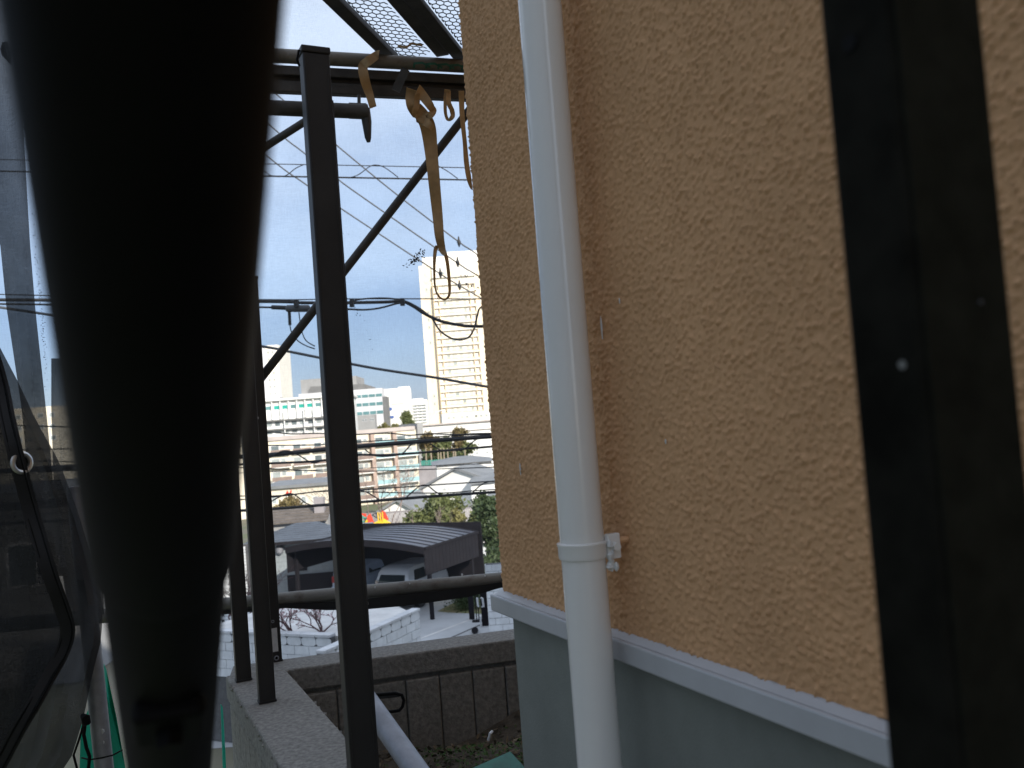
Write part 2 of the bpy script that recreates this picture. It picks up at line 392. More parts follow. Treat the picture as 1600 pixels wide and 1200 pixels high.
# first wing: core and cap slabs
part('core', MB().box(HW(-6, T0 + .022, -5.6), wd_ * (SE + 6 - .03), nr_ * (T1 - T0 - .044), UP * (ZW - capth + 5.6)), M_conc, bw)
cap0 = None
LENC = 1.1
k = 0; s = SE
while s > -6:
    s2 = s - LENC
    g = .0015
    dz = random.uniform(-.0015, .0015)
    part('cap_block', MB().box(HW(s2 + g, T0, ZW - capth + dz), wd_ * (LENC - 2 * g), nr_ * (T1 - T0), UP * capth), M_concT, bw, bevel=.006)
    s = s2
# flutes of the first wing, outer and inner faces (vertical ribs 10 cm apart)
rib_o = None
s = SE - .02; zlo = ZW - capth - .32
while s > -1.5:
    for (t, th) in ((T0 + .006, .016), (T1 - .022, .016)):
        part('rib', MB().box(HW(s - .088, t, zlo - (3 if t < .4 else .5)), wd_ * .090, nr_ * th, UP * (capth * 0 + ZW - capth - .012 - zlo + (3 if t < .4 else .5))), M_conc, bw, bevel=.004)
    s -= .094
# broken edge bits along both cap edges
for k in range(46):
    s = SE - .05 - k * .035 + random.uniform(-.01, .01); t = random.choice((T0, T1)); r = random.uniform(.004, .009)
    q = HW(s, t, ZW - random.uniform(.004, .02))
    part('chip', MB().tube([q - wd_ * r, q, q + wd_ * r * 1.3], [r * .4, r, r * .3], 5), M_concT, bw)
# second wing running off behind the house corner
def W2(u, o, z): return A2 + D2 * u + N2 * o + UP * (z - ZW)
wdt = .148
U0, U1 = -.16, 5.6
part('core', MB().box(W2(U0 + .1, .022, -5.6), D2 * (U1 - U0 - .1), N2 * (wdt - .044), UP * (ZW - capth + 5.6)), M_conc, bw)
uu = U0
while uu < U1:
    part('cap_block', MB().box(W2(uu + .0008, 0, ZW - capth + random.uniform(-.0005, .0005)), D2 * (1.4 - .0016), N2 * wdt, UP * capth), M_concT, bw, bevel=.006)
    uu += 1.4
uu = U0 + .11
kk = 0
while uu < 2.2:
    pr = .018 + (.006 if kk % 3 == 1 else 0)
    part('rib', MB().box(W2(uu, wdt - .022, -.2), D2 * .1105, N2 * pr, UP * (ZW - capth - .014 + .2)), M_conc, bw, bevel=.005)
    uu += .1135; kk += 1

def post(label, nearL, zt, zb, a=.032, b=.050, material=M_bronze, cap=True, name='fence_post', cat='post', group='bronze fence posts'):
    """nearL: x,y of the near left corner; a along the wall, b across it"""
    o = V((nearL.x, nearL.y, zb)); t = thing(name, label, cat, o, group)
    sh = MB().box(o, wd_ * a, nr_ * b, UP * (zt - zb - (.012 if cap else 0)))
    part('shaft', sh, material, t, bevel=.0022)
    mb = MB().box(o + nr_ * .004 - wd_ * .0012 + UP * .02, wd_ * .0011, nr_ * .002, UP * (zt - zb - .05))
    mb.box(o + nr_ * (b - .006) - wd_ * .0012 + UP * .02, wd_ * .0011, nr_ * .002, UP * (zt - zb - .05))
    part('edge_bead', mb, material, t)
    if cap:
        e_ = .0022
        part('cap', MB().box(o + UP * (zt - zb - .0118) - wd_ * e_ - nr_ * e_, wd_ * (a + 2 * e_), nr_ * (b + 2 * e_), UP * .013), material, t, bevel=.0025)
    part('foot', MB().box(o - wd_ * .002 - nr_ * .002 + UP * .0005, wd_ * (a + .004), nr_ * (b + .004), UP * .006), material, t, bevel=.001)
    return t
# post nearest the middle: cap at (468..512, 66)
p1 = P(472, 70, 1.58)
t1 = post('tall bronze post with cap, nearest the white downpipe, standing free before the sky', p1, p1.z, ZW + .0)
o1 = V((p1.x, p1.y, 0))
z155 = P(518, 155, 1.6).z
part('side_channel', MB().box(o1 + nr_ * .0505 + wd_ * .006 + UP * ZW, wd_ * .02, nr_ * .0028, UP * (z155 - ZW)), M_bronze, t1, bevel=.0008)
part('clip', MB().tube([o1 - nr_ * .004 + wd_ * .01 + UP * (p1.z - .006), o1 - nr_ * .009 + wd_ * .01 + UP * (p1.z - .025), o1 - nr_ * .005 + wd_ * .01 + UP * (p1.z - .036)], .0022, 8), M_black, t1)
zt_ab = CAM.z + .56
qa = on_z(406, 1101, ZW); post('bronze post on the wall top, front one of the close group beside the black brace', qa, zt_ab, ZW, b=.046)
qb = on_z(370, 1067, ZW); post('bronze post half hidden between the black brace and the group\'s front post', qb, zt_ab, ZW, b=.046)
qc = on_z(414, 1038, ZW)
qc2 = on_z(441, 1034, ZW)
zc_t = P(400, 425, depth(qc)).z
t3 = post('drilled bronze post with white sticker near its foot, rear one of the close group', qc, zc_t, ZW, a=.03, b=.058)
fc = -wd_                                   # outward normal of its near face
def on_post(x, y): return on_plane(x, y, qc, wd_) + fc * .0016
for (x, y, r) in ((402, 653, .004), (426, 971, .004), (432, 1028, .0065)):
    q = on_post(x, y)
    part('hole_rim', MB().ring(q, fc, r, r * .35, 14, 6), M_galv, t3, smooth=True)
    part('hole', MB().tube([q - fc * .004, q + fc * .0002], r * .72, 12), M_black if y > 700 else M_paint, t3)
a_, b_ = on_post(424, 982), on_post(436, 1017)
part('sticker', MB().box(a_, nr_ * .018, fc * .0006, UP * (b_.z - a_.z)), M_paint, t3)

# near post at the right
N0 = P(1445, 600, .30)
t4 = thing('fence_post', 'out of focus black post close to the lens in front of the orange wall', 'post', (N0.x, N0.y, ZW - .05), 'bronze fence posts')
o4 = V((N0.x, N0.y, ZW - .05)); A4, B4 = .0315, .0495
part('shaft', MB().box(o4, wd_ * A4, nr_ * B4, UP * 2.2), M_bronze2, t4, bevel=.003)
part('lit_face', MB().box(o4 - wd_ * .0012 + nr_ * .002, wd_ * .001, nr_ * (B4 - .004), UP * 2.19), mat('bronze_lit', (.015, .016, .012), .75, var=.3, vs=60, spec=.08), t4)  # added skin, no real plate: this face's lighter shading put into its colour
q = on_plane(1328, 68, N0, nr_)
part('screw_hole', MB().tube([q - nr_ * .0006, q + nr_ * .001], .0032, 14), M_black, t4)
q = on_plane(1410, 570, N0, nr_)
part('paint_fleck', MB().tube([q - nr_ * .0003, q + nr_ * .001], .0016, 7), M_fleck, t4)
q = on_plane(1532, 472, N0 - wd_ * .0014, wd_)
part('paint_fleck', MB().tube([q - wd_ * .0004, q + wd_ * .001], .0009, 7), M_wireg, t4)

# ------------------------------------------------------------------ garden bed inside the wall
def soil():
    nu, nv = 90, 110; pts = []
    for j in range(nv):
        for i in range(nu):
            t = T1 - .015 + i / (nu - 1) * 4.2; s = -1.0 + j / (nv - 1) * 6.2
            q = HW(s, t, 0)
            z = .50 + .05 * (q.x + .3) + .02 * math.sin(q.x * 9 + 1.3 * q.y * 5) + .02 * math.sin(q.y * 17 + q.x * 4) + random.uniform(-.009, .009)
            z += .10 * max(0, min(1, (q.x + .55) / .7))
            pts.append(V((q.x, q.y, z)))
    keep = MB(); keep.grid(pts, nu, nv)
    keep.f = [f for f in keep.f if all((keep.v[i] - A2).dot(N2) > .03 for i in f)]
    return keep
sm = soil(); struct('garden_soil', sm, M_soil, smooth=True)
def scatter_leaves(n, region, size, name, material, label):
    mb = MB()
    for _ in range(n):
        x, y = region(); z = .50 + .05 * (x + .3) + .10 * max(0, min(1, (x + .55) / .7)) + .02 * math.sin(x * 9 + 6.5 * y) + .02 * math.sin(y * 17 + x * 4) + random.uniform(.002, .022)
        if (V((x, y, 0)) - V((A2.x, A2.y, 0))).dot(N2) < .16: continue
        c = V((x, y, z)); a = V((random.gauss(0, 1), random.gauss(0, 1), random.gauss(0, .5))).normalized(); b = a.cross(V((random.gauss(0, .6), random.gauss(0, .6), 1))).normalized()
        l = size * random.uniform(.6, 1.3); ww = l * random.uniform(.3, .5)
        mb.add([c - a * l, c + b * ww + UP * .002, c + a * l, c - b * ww - UP * .002], [(0, 1, 2, 3)])
    o = part(name, mb, material, kind='stuff', recalc=False); o['label'] = label; o['category'] = 'leaves'
def reg_bed():
    s = random.uniform(1.3, 3.2); t = random.uniform(T1, T1 + 1.3); q = HW(s, t, 0); return q.x, q.y
scatter_leaves(5200, reg_bed, .013, 'leaf_litter', M_leaflit, 'dead brown leaf litter covering the soil bed')
scatter_leaves(5200, lambda: (random.gauss(-.18, .2), random.gauss(2.4, .2)), .007, 'moss_patch', M_moss, 'dark green moss patch on the soil bed')

# slanted grey conduit, black loop handle, green board in the bed
single('conduit', MB().tube([P(560, 1075, 1.98), P(600, 1132, 1.86), P(700, 1275, 1.62)], .0235, 20), M_galv,
       'grey steel pipe slanting down behind the tall bronze post', 'pipe', smooth=True)
lp = thing('loop_handle', 'flat black rounded loop handle sticking out beside the slanting pipe', 'handle', P(600, 1098, 2.2))
L = [(560, 1088), (618, 1083), (628, 1086), (631, 1094), (629, 1104), (624, 1110), (612, 1112), (560, 1116)]
part('loop', MB().tube([P(x, y, 2.2) for x, y in L], .0042, 10), M_black, lp, smooth=True)
part('plate', MB().prism([P(x, y, 2.2) for x, y in ((560, 1086), (618, 1081.5), (627, 1084), (624, 1089), (560, 1096))], ray(600, 1098) * .02), M_bronze, lp)
q = [P(738, 1200, 1.95), P(797, 1174, 2.02), P(830, 1210, 1.9), P(800, 1290, 1.75), P(730, 1280, 1.75)]
single('green_board', MB().prism(q, V((0, 0, -.012))), M_greentape, 'dark green sheet lying at the foot of the grey plinth', 'sheet')
single('twig', MB().tube([P(763, 1157, 2.35), P(766, 1146, 2.35), P(769, 1143, 2.36)], .004, 6), M_paint, 'tiny white scrap lying on the dark soil', 'litter')

# ================================================================== SCAFFOLD
# black brace passing just in front of the lens
ba, bb = P(229, 0, .158), P(267, 1200, .50)
dv = (bb - ba).normalized()
br = thing('scaffold_brace', 'very thick looking black scaffold brace right before the lens', 'brace', bb + dv * .5)
mid = P(258, 868, .317)
tmid = (mid - ba).dot(dv)
part('outer_tube', MB().tube([ba - dv * .18, ba + dv * (tmid - .006), ba + dv * tmid], [.0243, .0243, .0236], 48), M_black, br, smooth=True)
part('inner_tube', MB().tube([ba + dv * (tmid - .03), bb + dv * .9], .0222, 40), M_black, br, smooth=True)
part('collar', MB().ring(ba + dv * tmid, dv, .0226, .0011, 40, 8), M_black, br, smooth=True)
ax_ = (CAM - (ba + dv * (tmid + .1))).normalized(); ax_ = (ax_ - dv * ax_.dot(dv)).normalized(); sx_ = dv.cross(ax_)
q = ba + dv * (tmid + .105) + ax_ * .0225
cl_ = part('clamp', MB().cbox(q, sx_ * .030, dv * .035, ax_ * .010), M_black, br, bevel=.003)
part('nut', MB().tube([q + ax_ * .004, q + ax_ * .012], .006, 6), M_black, cl_)

BZ = P(432, 87, 3.0); BE = on_z(720, 103, BZ.z); BD = (BE - BZ).normalized(); BN = UP.cross(BD).normalized()
if BN.dot(CAM - BZ) < 0: BN = -BN
# upper ledger pipe and the dark toe board under it
lg = thing('ledger_pipe', 'grey steel scaffold ledger high up carrying the mesh planks', 'pipe', BZ - BD * 1.5)
part('tube', MB().tube([BZ - BD * .55, BZ + BD * 2.6], .0243, 20), M_scaf, lg, smooth=True)
g0 = BZ + BD * .45 + BN * .001
for k in range(9):
    q = g0 + BD * (.03 + k * .045); part('green_tape', MB().ribbon([q - UP * .024 + BN * .016, q - UP * .012 + BN * .026, q + BD * .03 + BN * .026 - UP * .008, q + BD * .06 + BN * .02 - UP * .02], .008, BN, .001), M_greentape, lg)
tb = thing('toe_board', 'dark channel section board hanging under the scaffold ledger', 'board', BZ - BD * 1.5 - UP * .06)
zt0, zb0 = P(500, 101, 3.03).z, P(500, 143, 3.03).z
hh = zt0 - zb0
o = BZ - BD * .55; o = V((o.x, o.y, zb0)) - BN * .02
part('web', MB().box(o + BN * -.012, BD * 3.1, BN * .006, UP * hh), M_scafdark, tb)
part('flange', MB().box(o + BN * -.006, BD * 3.1, BN * .022, UP * (hh * .42)), M_scafdark, tb, bevel=.003)
part('flange', MB().box(o + BN * -.0059 + UP * (hh * .62), BD * 3.1, BN * .026, UP * (hh * .36)), M_scafdark, tb, bevel=.003)
q = P(628, 112, 2.98)
part('strap_clip', MB().ribbon([P(634, 108, 2.975), P(618, 142, 2.975)], .03, -fw, .003), M_scafdark, tb)

# mesh planks lying on the ledger, running back over the passage
ZP = BZ.z + .034
PD = (on_z(520, 0, ZP) - on_z(603, 82, ZP)).normalized()          # towards the camera
PN = PD.cross(UP).normalized()
if PN.dot(nr_) < 0: PN = -PN
def plank(label, pxa, pxb):
    a = on_z(pxa, 84, ZP) - PD * .12; b = on_z(pxb, 84, ZP) - PD * .12
    wdt_ = (b - a).dot(PN)
    b = a + PN * wdt_
    t = thing('mesh_plank', label, 'plank', a, 'scaffold planks overhead')
    for q in (a, b - PN * .048):
        part('side_rail', MB().box(q, PD * 1.9, PN * .048, UP * .012), M_scafdark, t, bevel=.002)
        part('rail_lip', MB().box(q + PN * .016 + UP * .0125, PD * 1.9, PN * .018, UP * .028), M_scafdark, t)
    mb = MB(); cw, ch = .041, .0165          # expanded metal: zigzag strands
    w0 = wdt_ - .11; a2 = a + PN * .055 + UP * .018; n = int(1.85 / ch); mcol = int(w0 / cw) + 1
    for j in range(n):
        for i in range(mcol):
            x0 = i * cw + (cw / 2 if j % 2 else 0) - cw / 2
            p = [a2 + PN * max(0, min(w0, x0 + dx)) + PD * (j * ch + dy) for dx, dy in ((0, 0), (cw * .16, ch), (cw * .5, ch), (cw * .66, 0), (cw, 0))]
            if (p[3] - p[0]).length < .004: continue
            for u_, v_ in ((p[0], p[1]), (p[1], p[2]), (p[2], p[3])):
                if (v_ - u_).length > .003: mb.ribbon([u_, v_], .0030, UP, .002)
    part('expanded_mesh', mb, M_scafdark, t, kind='stuff', recalc=False)
plank('expanded metal scaffold plank overhead, left of the pair crossing the ledger', 590, 700)
plank('expanded metal scaffold plank overhead, right of the pair and partly behind the wall', 701, 825)
single('rope', MB().tube([P(622, 72, 2.96), P(635, 74, 2.95), P(643, 68, 2.95), P(660, 71, 2.95)], .004, 6), M_strap,
       'short tan cord lying across the plank end above the ledger', 'cord')

# short horizontal stub with hook end
sb = thing('bracket_stub', 'short horizontal scaffold tube with a hooked wedge end behind the tall post', 'bracket', P(540, 175, 1.78))
pz = P(415, 168, 1.78); pe = on_z(574, 174.5, pz.z)
part('tube', MB().tube([pz - (pe - pz) * 1.4, pe], .0155, 16), M_scafdark, sb, smooth=True)
part('hook', MB().tube([P(570, 170, 1.85), P(573, 190, 1.85), P(575, 215, 1.85), P(576, 222, 1.85)], [.011, .0105, .007, .004], 10), M_scafdark, sb, smooth=True)
part('pin', MB().tube([P(561, 148, 1.85), P(561, 168, 1.85)], .0038, 8), M_scafdark, sb)
part('collar', MB().tube([P(546, 173, 1.85), P(572, 174, 1.85)], .0172, 14), M_scafdark, sb, smooth=True)

def brace(label, pts, r): single('diagonal_brace', MB().tube([P(*p) for p in pts], r, 16), M_scafdark, label, 'brace', 'diagonal scaffold braces', smooth=True)
brace('long grey diagonal brace rising from behind the rear drilled post to the wall edge', [(238, 809, 2.96), (410, 588, 3.0), (725, 183, 3.1), (810, 74, 3.13)], .0150)
brace('short stretch of diagonal brace seen left of the tall post under the stub tube', [(212, 356, 2.96), (415, 229, 2.85), (467, 196, 2.83), (492, 180, 2.82)], .0125)

q = P(236, 600, 3.0)
sdl = thing('scaffold_pole', 'upright scaffold standard hidden behind the black brace', 'pole', V((q.x, q.y, -5.4)))
part('tube', MB().tube([V((q.x, q.y, -5.4)), V((q.x, q.y, 5.2))], .0243, 20), M_scaf, sdl, smooth=True)
part('base_plate', MB().cbox(V((q.x, q.y, -5.395)), V((.15, 0, 0)), V((0, .15, 0)), UP * .01), M_scaf, sdl)
# lower ledger with the net's black hem lashed under it
l0 = P(350, 945, 3.02); l1 = on_z(780, 905, l0.z); LD = (l1 - l0).normalized(); LN = UP.cross(LD).normalized()
if LN.dot(CAM - l0) < 0: LN = -LN
lr = thing('ledger_pipe', 'weathered steel scaffold ledger crossing low in front of the parked car', 'pipe', l0 - LD)
part('tube', MB().tube([l0 - LD * 2.0, l0 + LD * 2.2], .0243, 24), M_scaf, lr, smooth=True)
for (x, y) in ((722, 898), (758, 900), (690, 914), (586, 918), (640, 912), (470, 935)):
    q = on_plane(x, y, l0 + LN * .022, LN)
    part('paint_spot', MB().tube([q - LN * .004, q + LN * .001], random.uniform(.002, .004), 7), M_paint, lr)

def smooth_pts(pts, n=6):
    out = []
    for i in range(len(pts) - 1):
        p0, p1_, p2, p3 = (np.array(pts[max(0, min(len(pts) - 1, i + k))], float) for k in (-1, 0, 1, 2))
        for k in range(n):
            t = k / n; out.append(tuple(.5 * (2 * p1_ + (p2 - p0) * t + (2 * p0 - 5 * p1_ + 4 * p2 - p3) * t * t + (3 * p1_ - p0 - 3 * p2 + p3) * t ** 3)))
    out.append(tuple(pts[-1])); return out
# ------------------------------------------------------------------ nets
NB = V((l0.x, l0.y, 0)) - LN * .06
def NP(u, z, o=0): return V((NB.x, NB.y, 0)) + LD * u + LN * o + UP * z
def net_sheet(name, label, u0_, u1_, z0_, z1_, o, material, nu=60, nv=40, amp=.012):
    pts = []
    for j in range(nv):
        for i in range(nu):
            u_ = u0_ + (u1_ - u0_) * i / (nu - 1); z_ = z0_ + (z1_ - z0_) * j / (nv - 1)
            pts.append(NP(u_, z_, o + amp * math.sin(u_ * 5.1 + z_ * 1.3) + amp * .5 * math.sin(z_ * 6.3 - u_ * 2.2)))
    return single(name, MB().grid(pts, nu, nv), material, label, 'net', 'scaffold nets', smooth=True)
nb = net_sheet('scaffold_net', 'thin pale see-through scaffold net stretched across the whole distant view', -3.2, 2.6, l0.z - .03, 4.6, 0, M_netback)
# small frayed holes in the net
def fray(cx, cy, w_, h_, n, tilt):
    mb = MB()
    for _ in range(n):
        a = random.gauss(0, .4); bx, by = cx + a * w_ + random.gauss(0, w_ * .12), cy + a * h_ * tilt + random.gauss(0, h_ * .3)
        q = on_plane(bx, by, NB + LN * .02, LN); l = random.uniform(.002, .007) * (w_ / 18)
        t_ = LD * random.gauss(0, 1) + UP * random.gauss(0, 1); t_.normalize(); s_ = t_.cross(LN)
        mb.prism([q - t_ * l, q + s_ * l * .4, q + t_ * l * 1.2, q - s_ * l * .5], LN * .001)
    part('frayed_patch', mb, M_fray, nb, kind='stuff')
fray(650, 405, 18, 14, 60, -1); fray(737, 450, 16, 8, 16, .8); fray(725, 432, 14, 4, 6, 0); fray(577, 528, 8, 22, 9, 1); fray(564, 562, 2, 8, 4, 1)
fray(558, 488, 10, 10, 6, 1); fray(544, 366, 5, 3, 4, .2); fray(608, 440, 3, 3, 2, .2)
for k in range(7): fray(56 + k * 2.5, 400 + k * 25, 8, 46, 22, 2.5)
# black hem under the low ledger
he = thing('net_hem', 'black rolled net hem with an eyelet lashed under the low ledger', 'hem', l0 - UP * .05)
hp = [(300, 962), (380, 954), (446, 946), (512, 947), (571, 944), (630, 938), (685, 931), (735, 924), (780, 914), (860, 905)]
hw = [.010, .012, .016, .026, .034, .038, .036, .034, .020, .012]
part('hem_band', MB().ribbon([P(x, y, 3.0 + .0002 * (x - 350)) for x, y in hp], hw, [-fw] * len(hp), .012), M_blackrub, he, smooth=True)
q = P(570.5, 943, 3.005)
part('eyelet', MB().ring(q, -fw, .0085, .003, 20, 8), M_brass, he, smooth=True)
part('eyelet_hole', MB().tube([q + fw * .002, q - fw * .001], .006, 14), M_paint, he)

# unseen net added along the open side, blocking light to darken the passage
pts = []
for j in range(12):
    for i in range(40):
        s_ = 2.5 - 8.5 * i / 39; pts.append(HW(s_, -.85 + .03 * math.sin(s_ * 4 + j), -1.5 + j * .75))
side_occluder = single('scaffold_net', MB().grid(pts, 40, 12), M_netoccluder, 'unseen dark net added along the open side to dim the passage', 'net', 'scaffold nets', smooth=True)
# left: overlapping hem of two sheets, seen as a dark upright strip
def cloth(name, label, rows, dfun, material, nu=26, nv=60, cat='net'):
    """rows: list of (y, xl, xr); interpolated; depth by dfun(fx, y)"""
    pts = []
    ys = [r[0] for r in rows]
    for j in range(nv):
        y = ys[0] + (ys[-1] - ys[0]) * j / (nv - 1)
        xl = np.interp(y, ys, [r[1] for r in rows]); xr = np.interp(y, ys, [r[2] for r in rows])
        for i in range(nu):
            fx = i / (nu - 1); pts.append(P(xl + (xr - xl) * fx, y, dfun(fx, y)))
    return single(name, MB().grid(pts, nu, nv), material, label, cat, 'scaffold nets', smooth=True)
cloth('scaffold_net', 'grey upright strip of doubled scaffold net at the left edge of the view',
      [(-420, -170, -5), (-120, -140, 16), (0, -120, 24), (150, -90, 34), (330, -30, 44), (380, 0, 47), (480, 10, 55), (640, 34, 72), (760, 45, 84), (900, 60, 100)],
      lambda fx, y: 2.75 + .02 * math.sin(fx * 9 + y * .01), M_netlap, nv=70)
cloth('scaffold_net', 'narrow smoky strip of slack net between the grey strip and the black brace',
      [(560, 80, 112), (640, 80, 118), (760, 84, 136), (900, 98, 160), (960, 108, 163)],
      lambda fx, y: 2.7 + .03 * math.sin(fx * 7 + y * .012), M_netlap, nv=40)
cloth('scaffold_net', 'sagging dark grey net fold at the lower left, gathered by a tie',
      [(100, -300, -110), (400, -300, -50), (520, -200, -12), (600, -150, 30), (660, -120, 58), (720, -120, 92), (800, -120, 122), (900, -120, 152), (950, -120, 161), (1000, -120, 158), (1060, -120, 143), (1120, -120, 131), (1180, -120, 113), (1260, -120, 60)],
      lambda fx, y: 2.3 + .05 * math.sin(fx * 16 + y * .02) + .03 * math.sin(fx * 37 - y * .011) - .05 * fx, M_netlap)
n3 = thing('net_flap', 'nearest black net flap with stitched hem and metal eyelet at the left edge', 'net', P(20, 1000, 1.5))
hx = [(60, -130), (300, -80), (440, -40), (540, -8), (600, 10), (660, 22), (720, 36), (780, 52), (840, 70), (900, 88), (950, 106), (985, 115), (1020, 106), (1060, 84), (1100, 62), (1140, 38), (1200, 6), (1260, -30)]
hxs = [(b_, a_) for a_, b_ in smooth_pts([(x, y) for y, x in hx], 4)]
pts = []; nu, nv = 28, 110
def fd(fx, y): return 1.5 + .025 * math.sin(fx * 14 + y * .013) + .02 * math.sin(y * .03 + fx * 3)
for j in range(nv):
    y = 60 + 1200 * j / (nv - 1); xr = np.interp(y, [h[0] for h in hxs], [h[1] for h in hxs])
    for i in range(nu):
        fx = i / (nu - 1); pts.append(P(-300 + (xr + 298) * fx, y, fd(fx, y)))
part('sheet', MB().grid(pts, nu, nv), M_netdark, n3, smooth=True, recalc=False)
hx = [(b_, a_) for a_, b_ in smooth_pts([(x, y) for y, x in hx], 4)]
hpts = [P(x - 9, y, fd(.97, y) - .006) for y, x in hx]
part('hem', MB().ribbon(hpts, .024, [-ray(x, y) for y, x in hx], .004), M_blackrub, n3, smooth=True)
for off in (-17, -2):
    part('stitch_cord', MB().tube([P(x + off, y, fd(.97, y) - .010) for y, x in hx], .0016, 6), M_black, n3, smooth=True)
q = P(34, 723, 1.47); en = -ray(34, 723)
en = (en + rt * 1.5 + up * .2).normalized()
ey = part('eyelet', MB().ring(q, en, .0160, .0042, 28, 8), M_brass, n3, smooth=True)
part('eyelet_hole', MB().tube([q - en * .002, q + en * .0005], .0115, 20), M_black, ey)
for (x, y) in ((6, 84),):
    q = P(x, y, 2.6)
    single('net_tie', MB().tube([P(8, 68, 2.6), P(5, 78, 2.6), P(7, 85, 2.6), P(15, 98, 2.6), P(15, 80, 2.6), P(9, 67, 2.6)], .008, 8), M_black,
           'small black tie loop high on the grey net strip', 'tie', smooth=True)

# pole and green cloth at the lower left
pl = thing('scaffold_pole', 'spotted grey scaffold standard between green sheets at the lower left', 'pole', P(168, 1290, 2.4))
pa, pb = P(118, 760, 2.42), P(176, 1330, 2.38)
part('tube', MB().tube([pa, pb], .0243, 20), M_galv, pl, smooth=True)
for (x, y, r) in ((158, 1143, .008), (160, 1160, .006), (153, 1138, .003), (161, 1190, .006), (156, 1170, .004)):
    q = P(x, y, 2.374); part('paint_spot', MB().tube([q + fw * .004, q - fw * .001], r, 9), M_paint, pl)
part('tie_wire', MB().tube([P(128, 1184, 2.38), P(140, 1187, 2.36), P(160, 1184, 2.35), P(176, 1180, 2.36), P(191, 1172, 2.4)], .0022, 8), M_black, pl, smooth=True)
def gsheet(label, poly, d):
    n = len(poly); mb = MB()
    c = [P(x, y, d + .03 * math.sin(i * 2.1)) for i, (x, y) in enumerate(poly)]
    mb.prism(c, ray(150, 1100) * .004)
    single('green_sheet', mb, M_green, label, 'sheet', 'green sheets behind the pole')
gsheet('tall teal green sheet edge between the grey pole and the black brace', [(162, 1036), (166, 1045), (182, 1120), (196, 1200), (214, 1300), (176, 1300), (172, 1200), (166, 1120), (161, 1060)], 2.55)
gsheet('teal green sheet left of the grey pole below the tied net', [(126, 1136), (134, 1118), (146, 1090), (152, 1200), (160, 1300), (122, 1300), (125, 1200)], 2.6)
gsheet('thin teal green sliver between the black brace and the concrete wall', [(345, 1100), (348, 1105), (352, 1170), (356, 1260), (350, 1260), (347, 1160)], 2.2)
kn = thing('rope', 'knotted black cord gathering the sagging net beside the grey pole', 'cord', P(133, 1126, 2.2))
part('knot', MB().tube([P(129, 1118, 2.2), P(134, 1122, 2.19), P(135, 1128, 2.19), P(131, 1132, 2.2)], [.006, .011, .011, .005], 10), M_black, kn, smooth=True)
part('cord_end', MB().tube([P(133, 1130, 2.2), P(131, 1148, 2.2), P(135, 1168, 2.2), P(140, 1182, 2.2), P(137, 1215, 2.2)], .0045, 8), M_black, kn, smooth=True)
part('cord_end', MB().tube([P(131, 1131, 2.2), P(122, 1160, 2.2), P(115, 1180, 2.2), P(124, 1215, 2.2)], .003, 8), M_black, kn, smooth=True)

# ------------------------------------------------------------------ beige straps
def strap_mesh(pts, d, twist=0., t0=0.):          # pts: x, y, width px
    sp = smooth_pts(pts); n = len(sp); nr = []; c = []
    for i, (x, y, w_) in enumerate(sp):
        a = t0 + twist * i / n; c.append(P(x, y, d + .01 * math.sin(i * .5))); nr.append((-fw) * math.cos(a) + rt * math.sin(a))
    return MB().ribbon(c, [s_[2] / F * d for s_ in sp], nr, .0016)
def strap(label, pieces, loc):
    t = thing('tie_strap', label, 'strap', loc, 'beige tie straps hanging from the scaffold')
    for (nm, pts, d, tw, t0_) in pieces: part(nm, strap_mesh(pts, d, tw, t0_), M_strap, t, smooth=True)
strap('beige strap folded over the ledger with one flat loose end', [
    ('tail', [(592, 84, 12), (583, 90, 14), (572, 98, 15), (567, 106, 15), (571, 128, 15), (578, 150, 13), (583, 168, 12)], 2.94, .5, 0)], P(580, 85, 2.95))
strap('long beige strap with a knot and a closed loop at its lower end', [
    ('tail', [(652, 168, 16), (661, 182, 22), (669, 200, 24), (674, 240, 20), (679, 290, 18), (684, 340, 16), (687, 372, 14), (692, 392, 10), (697, 398, 5)], 2.95, -.3, .1),
    ('loop', [(684, 384, 6), (680, 392, 6), (678.5, 420, 4), (680, 450, 3), (686, 463, 3), (695, 468, 3), (702, 460, 4), (702, 440, 5), (698, 405, 6), (690, 382, 7)], 2.96, .2, .3),
    ('knot', [(645, 140, 20), (643, 156, 19), (646, 170, 18), (656, 181, 20), (666, 188, 18)], 2.93, .5, .1),
    ('knot', [(652, 140, 18), (664, 154, 15), (674, 168, 12), (677, 174, 10), (670, 181, 12), (658, 184, 12)], 2.925, -.5, .3),
    ('knot', [(652, 146, 9), (651, 164, 10), (647, 176, 8)], 2.915, .3, .4),
    ('knot', [(650, 184, 12), (664, 190, 14), (676, 200, 9)], 2.915, .4, -.2)], P(657, 150, 2.95))
strap('small narrow beige strap loop beside the long knotted strap', [
    ('loop', [(699, 140, 9), (696, 158, 6), (696, 176, 5), (700, 187, 5), (707, 182, 7), (706, 172, 8), (701, 160, 8), (700, 142, 9)], 2.97, .2, .2)], P(700, 150, 2.97))
strap('beige strap end hanging hard against the orange wall corner', [
    ('tail', [(721, 142, 9), (722, 180, 8), (726, 220, 7), (729, 255, 9), (733, 280, 9), (737, 296, 4)], 2.97, .6, .2)], P(722, 150, 2.97))

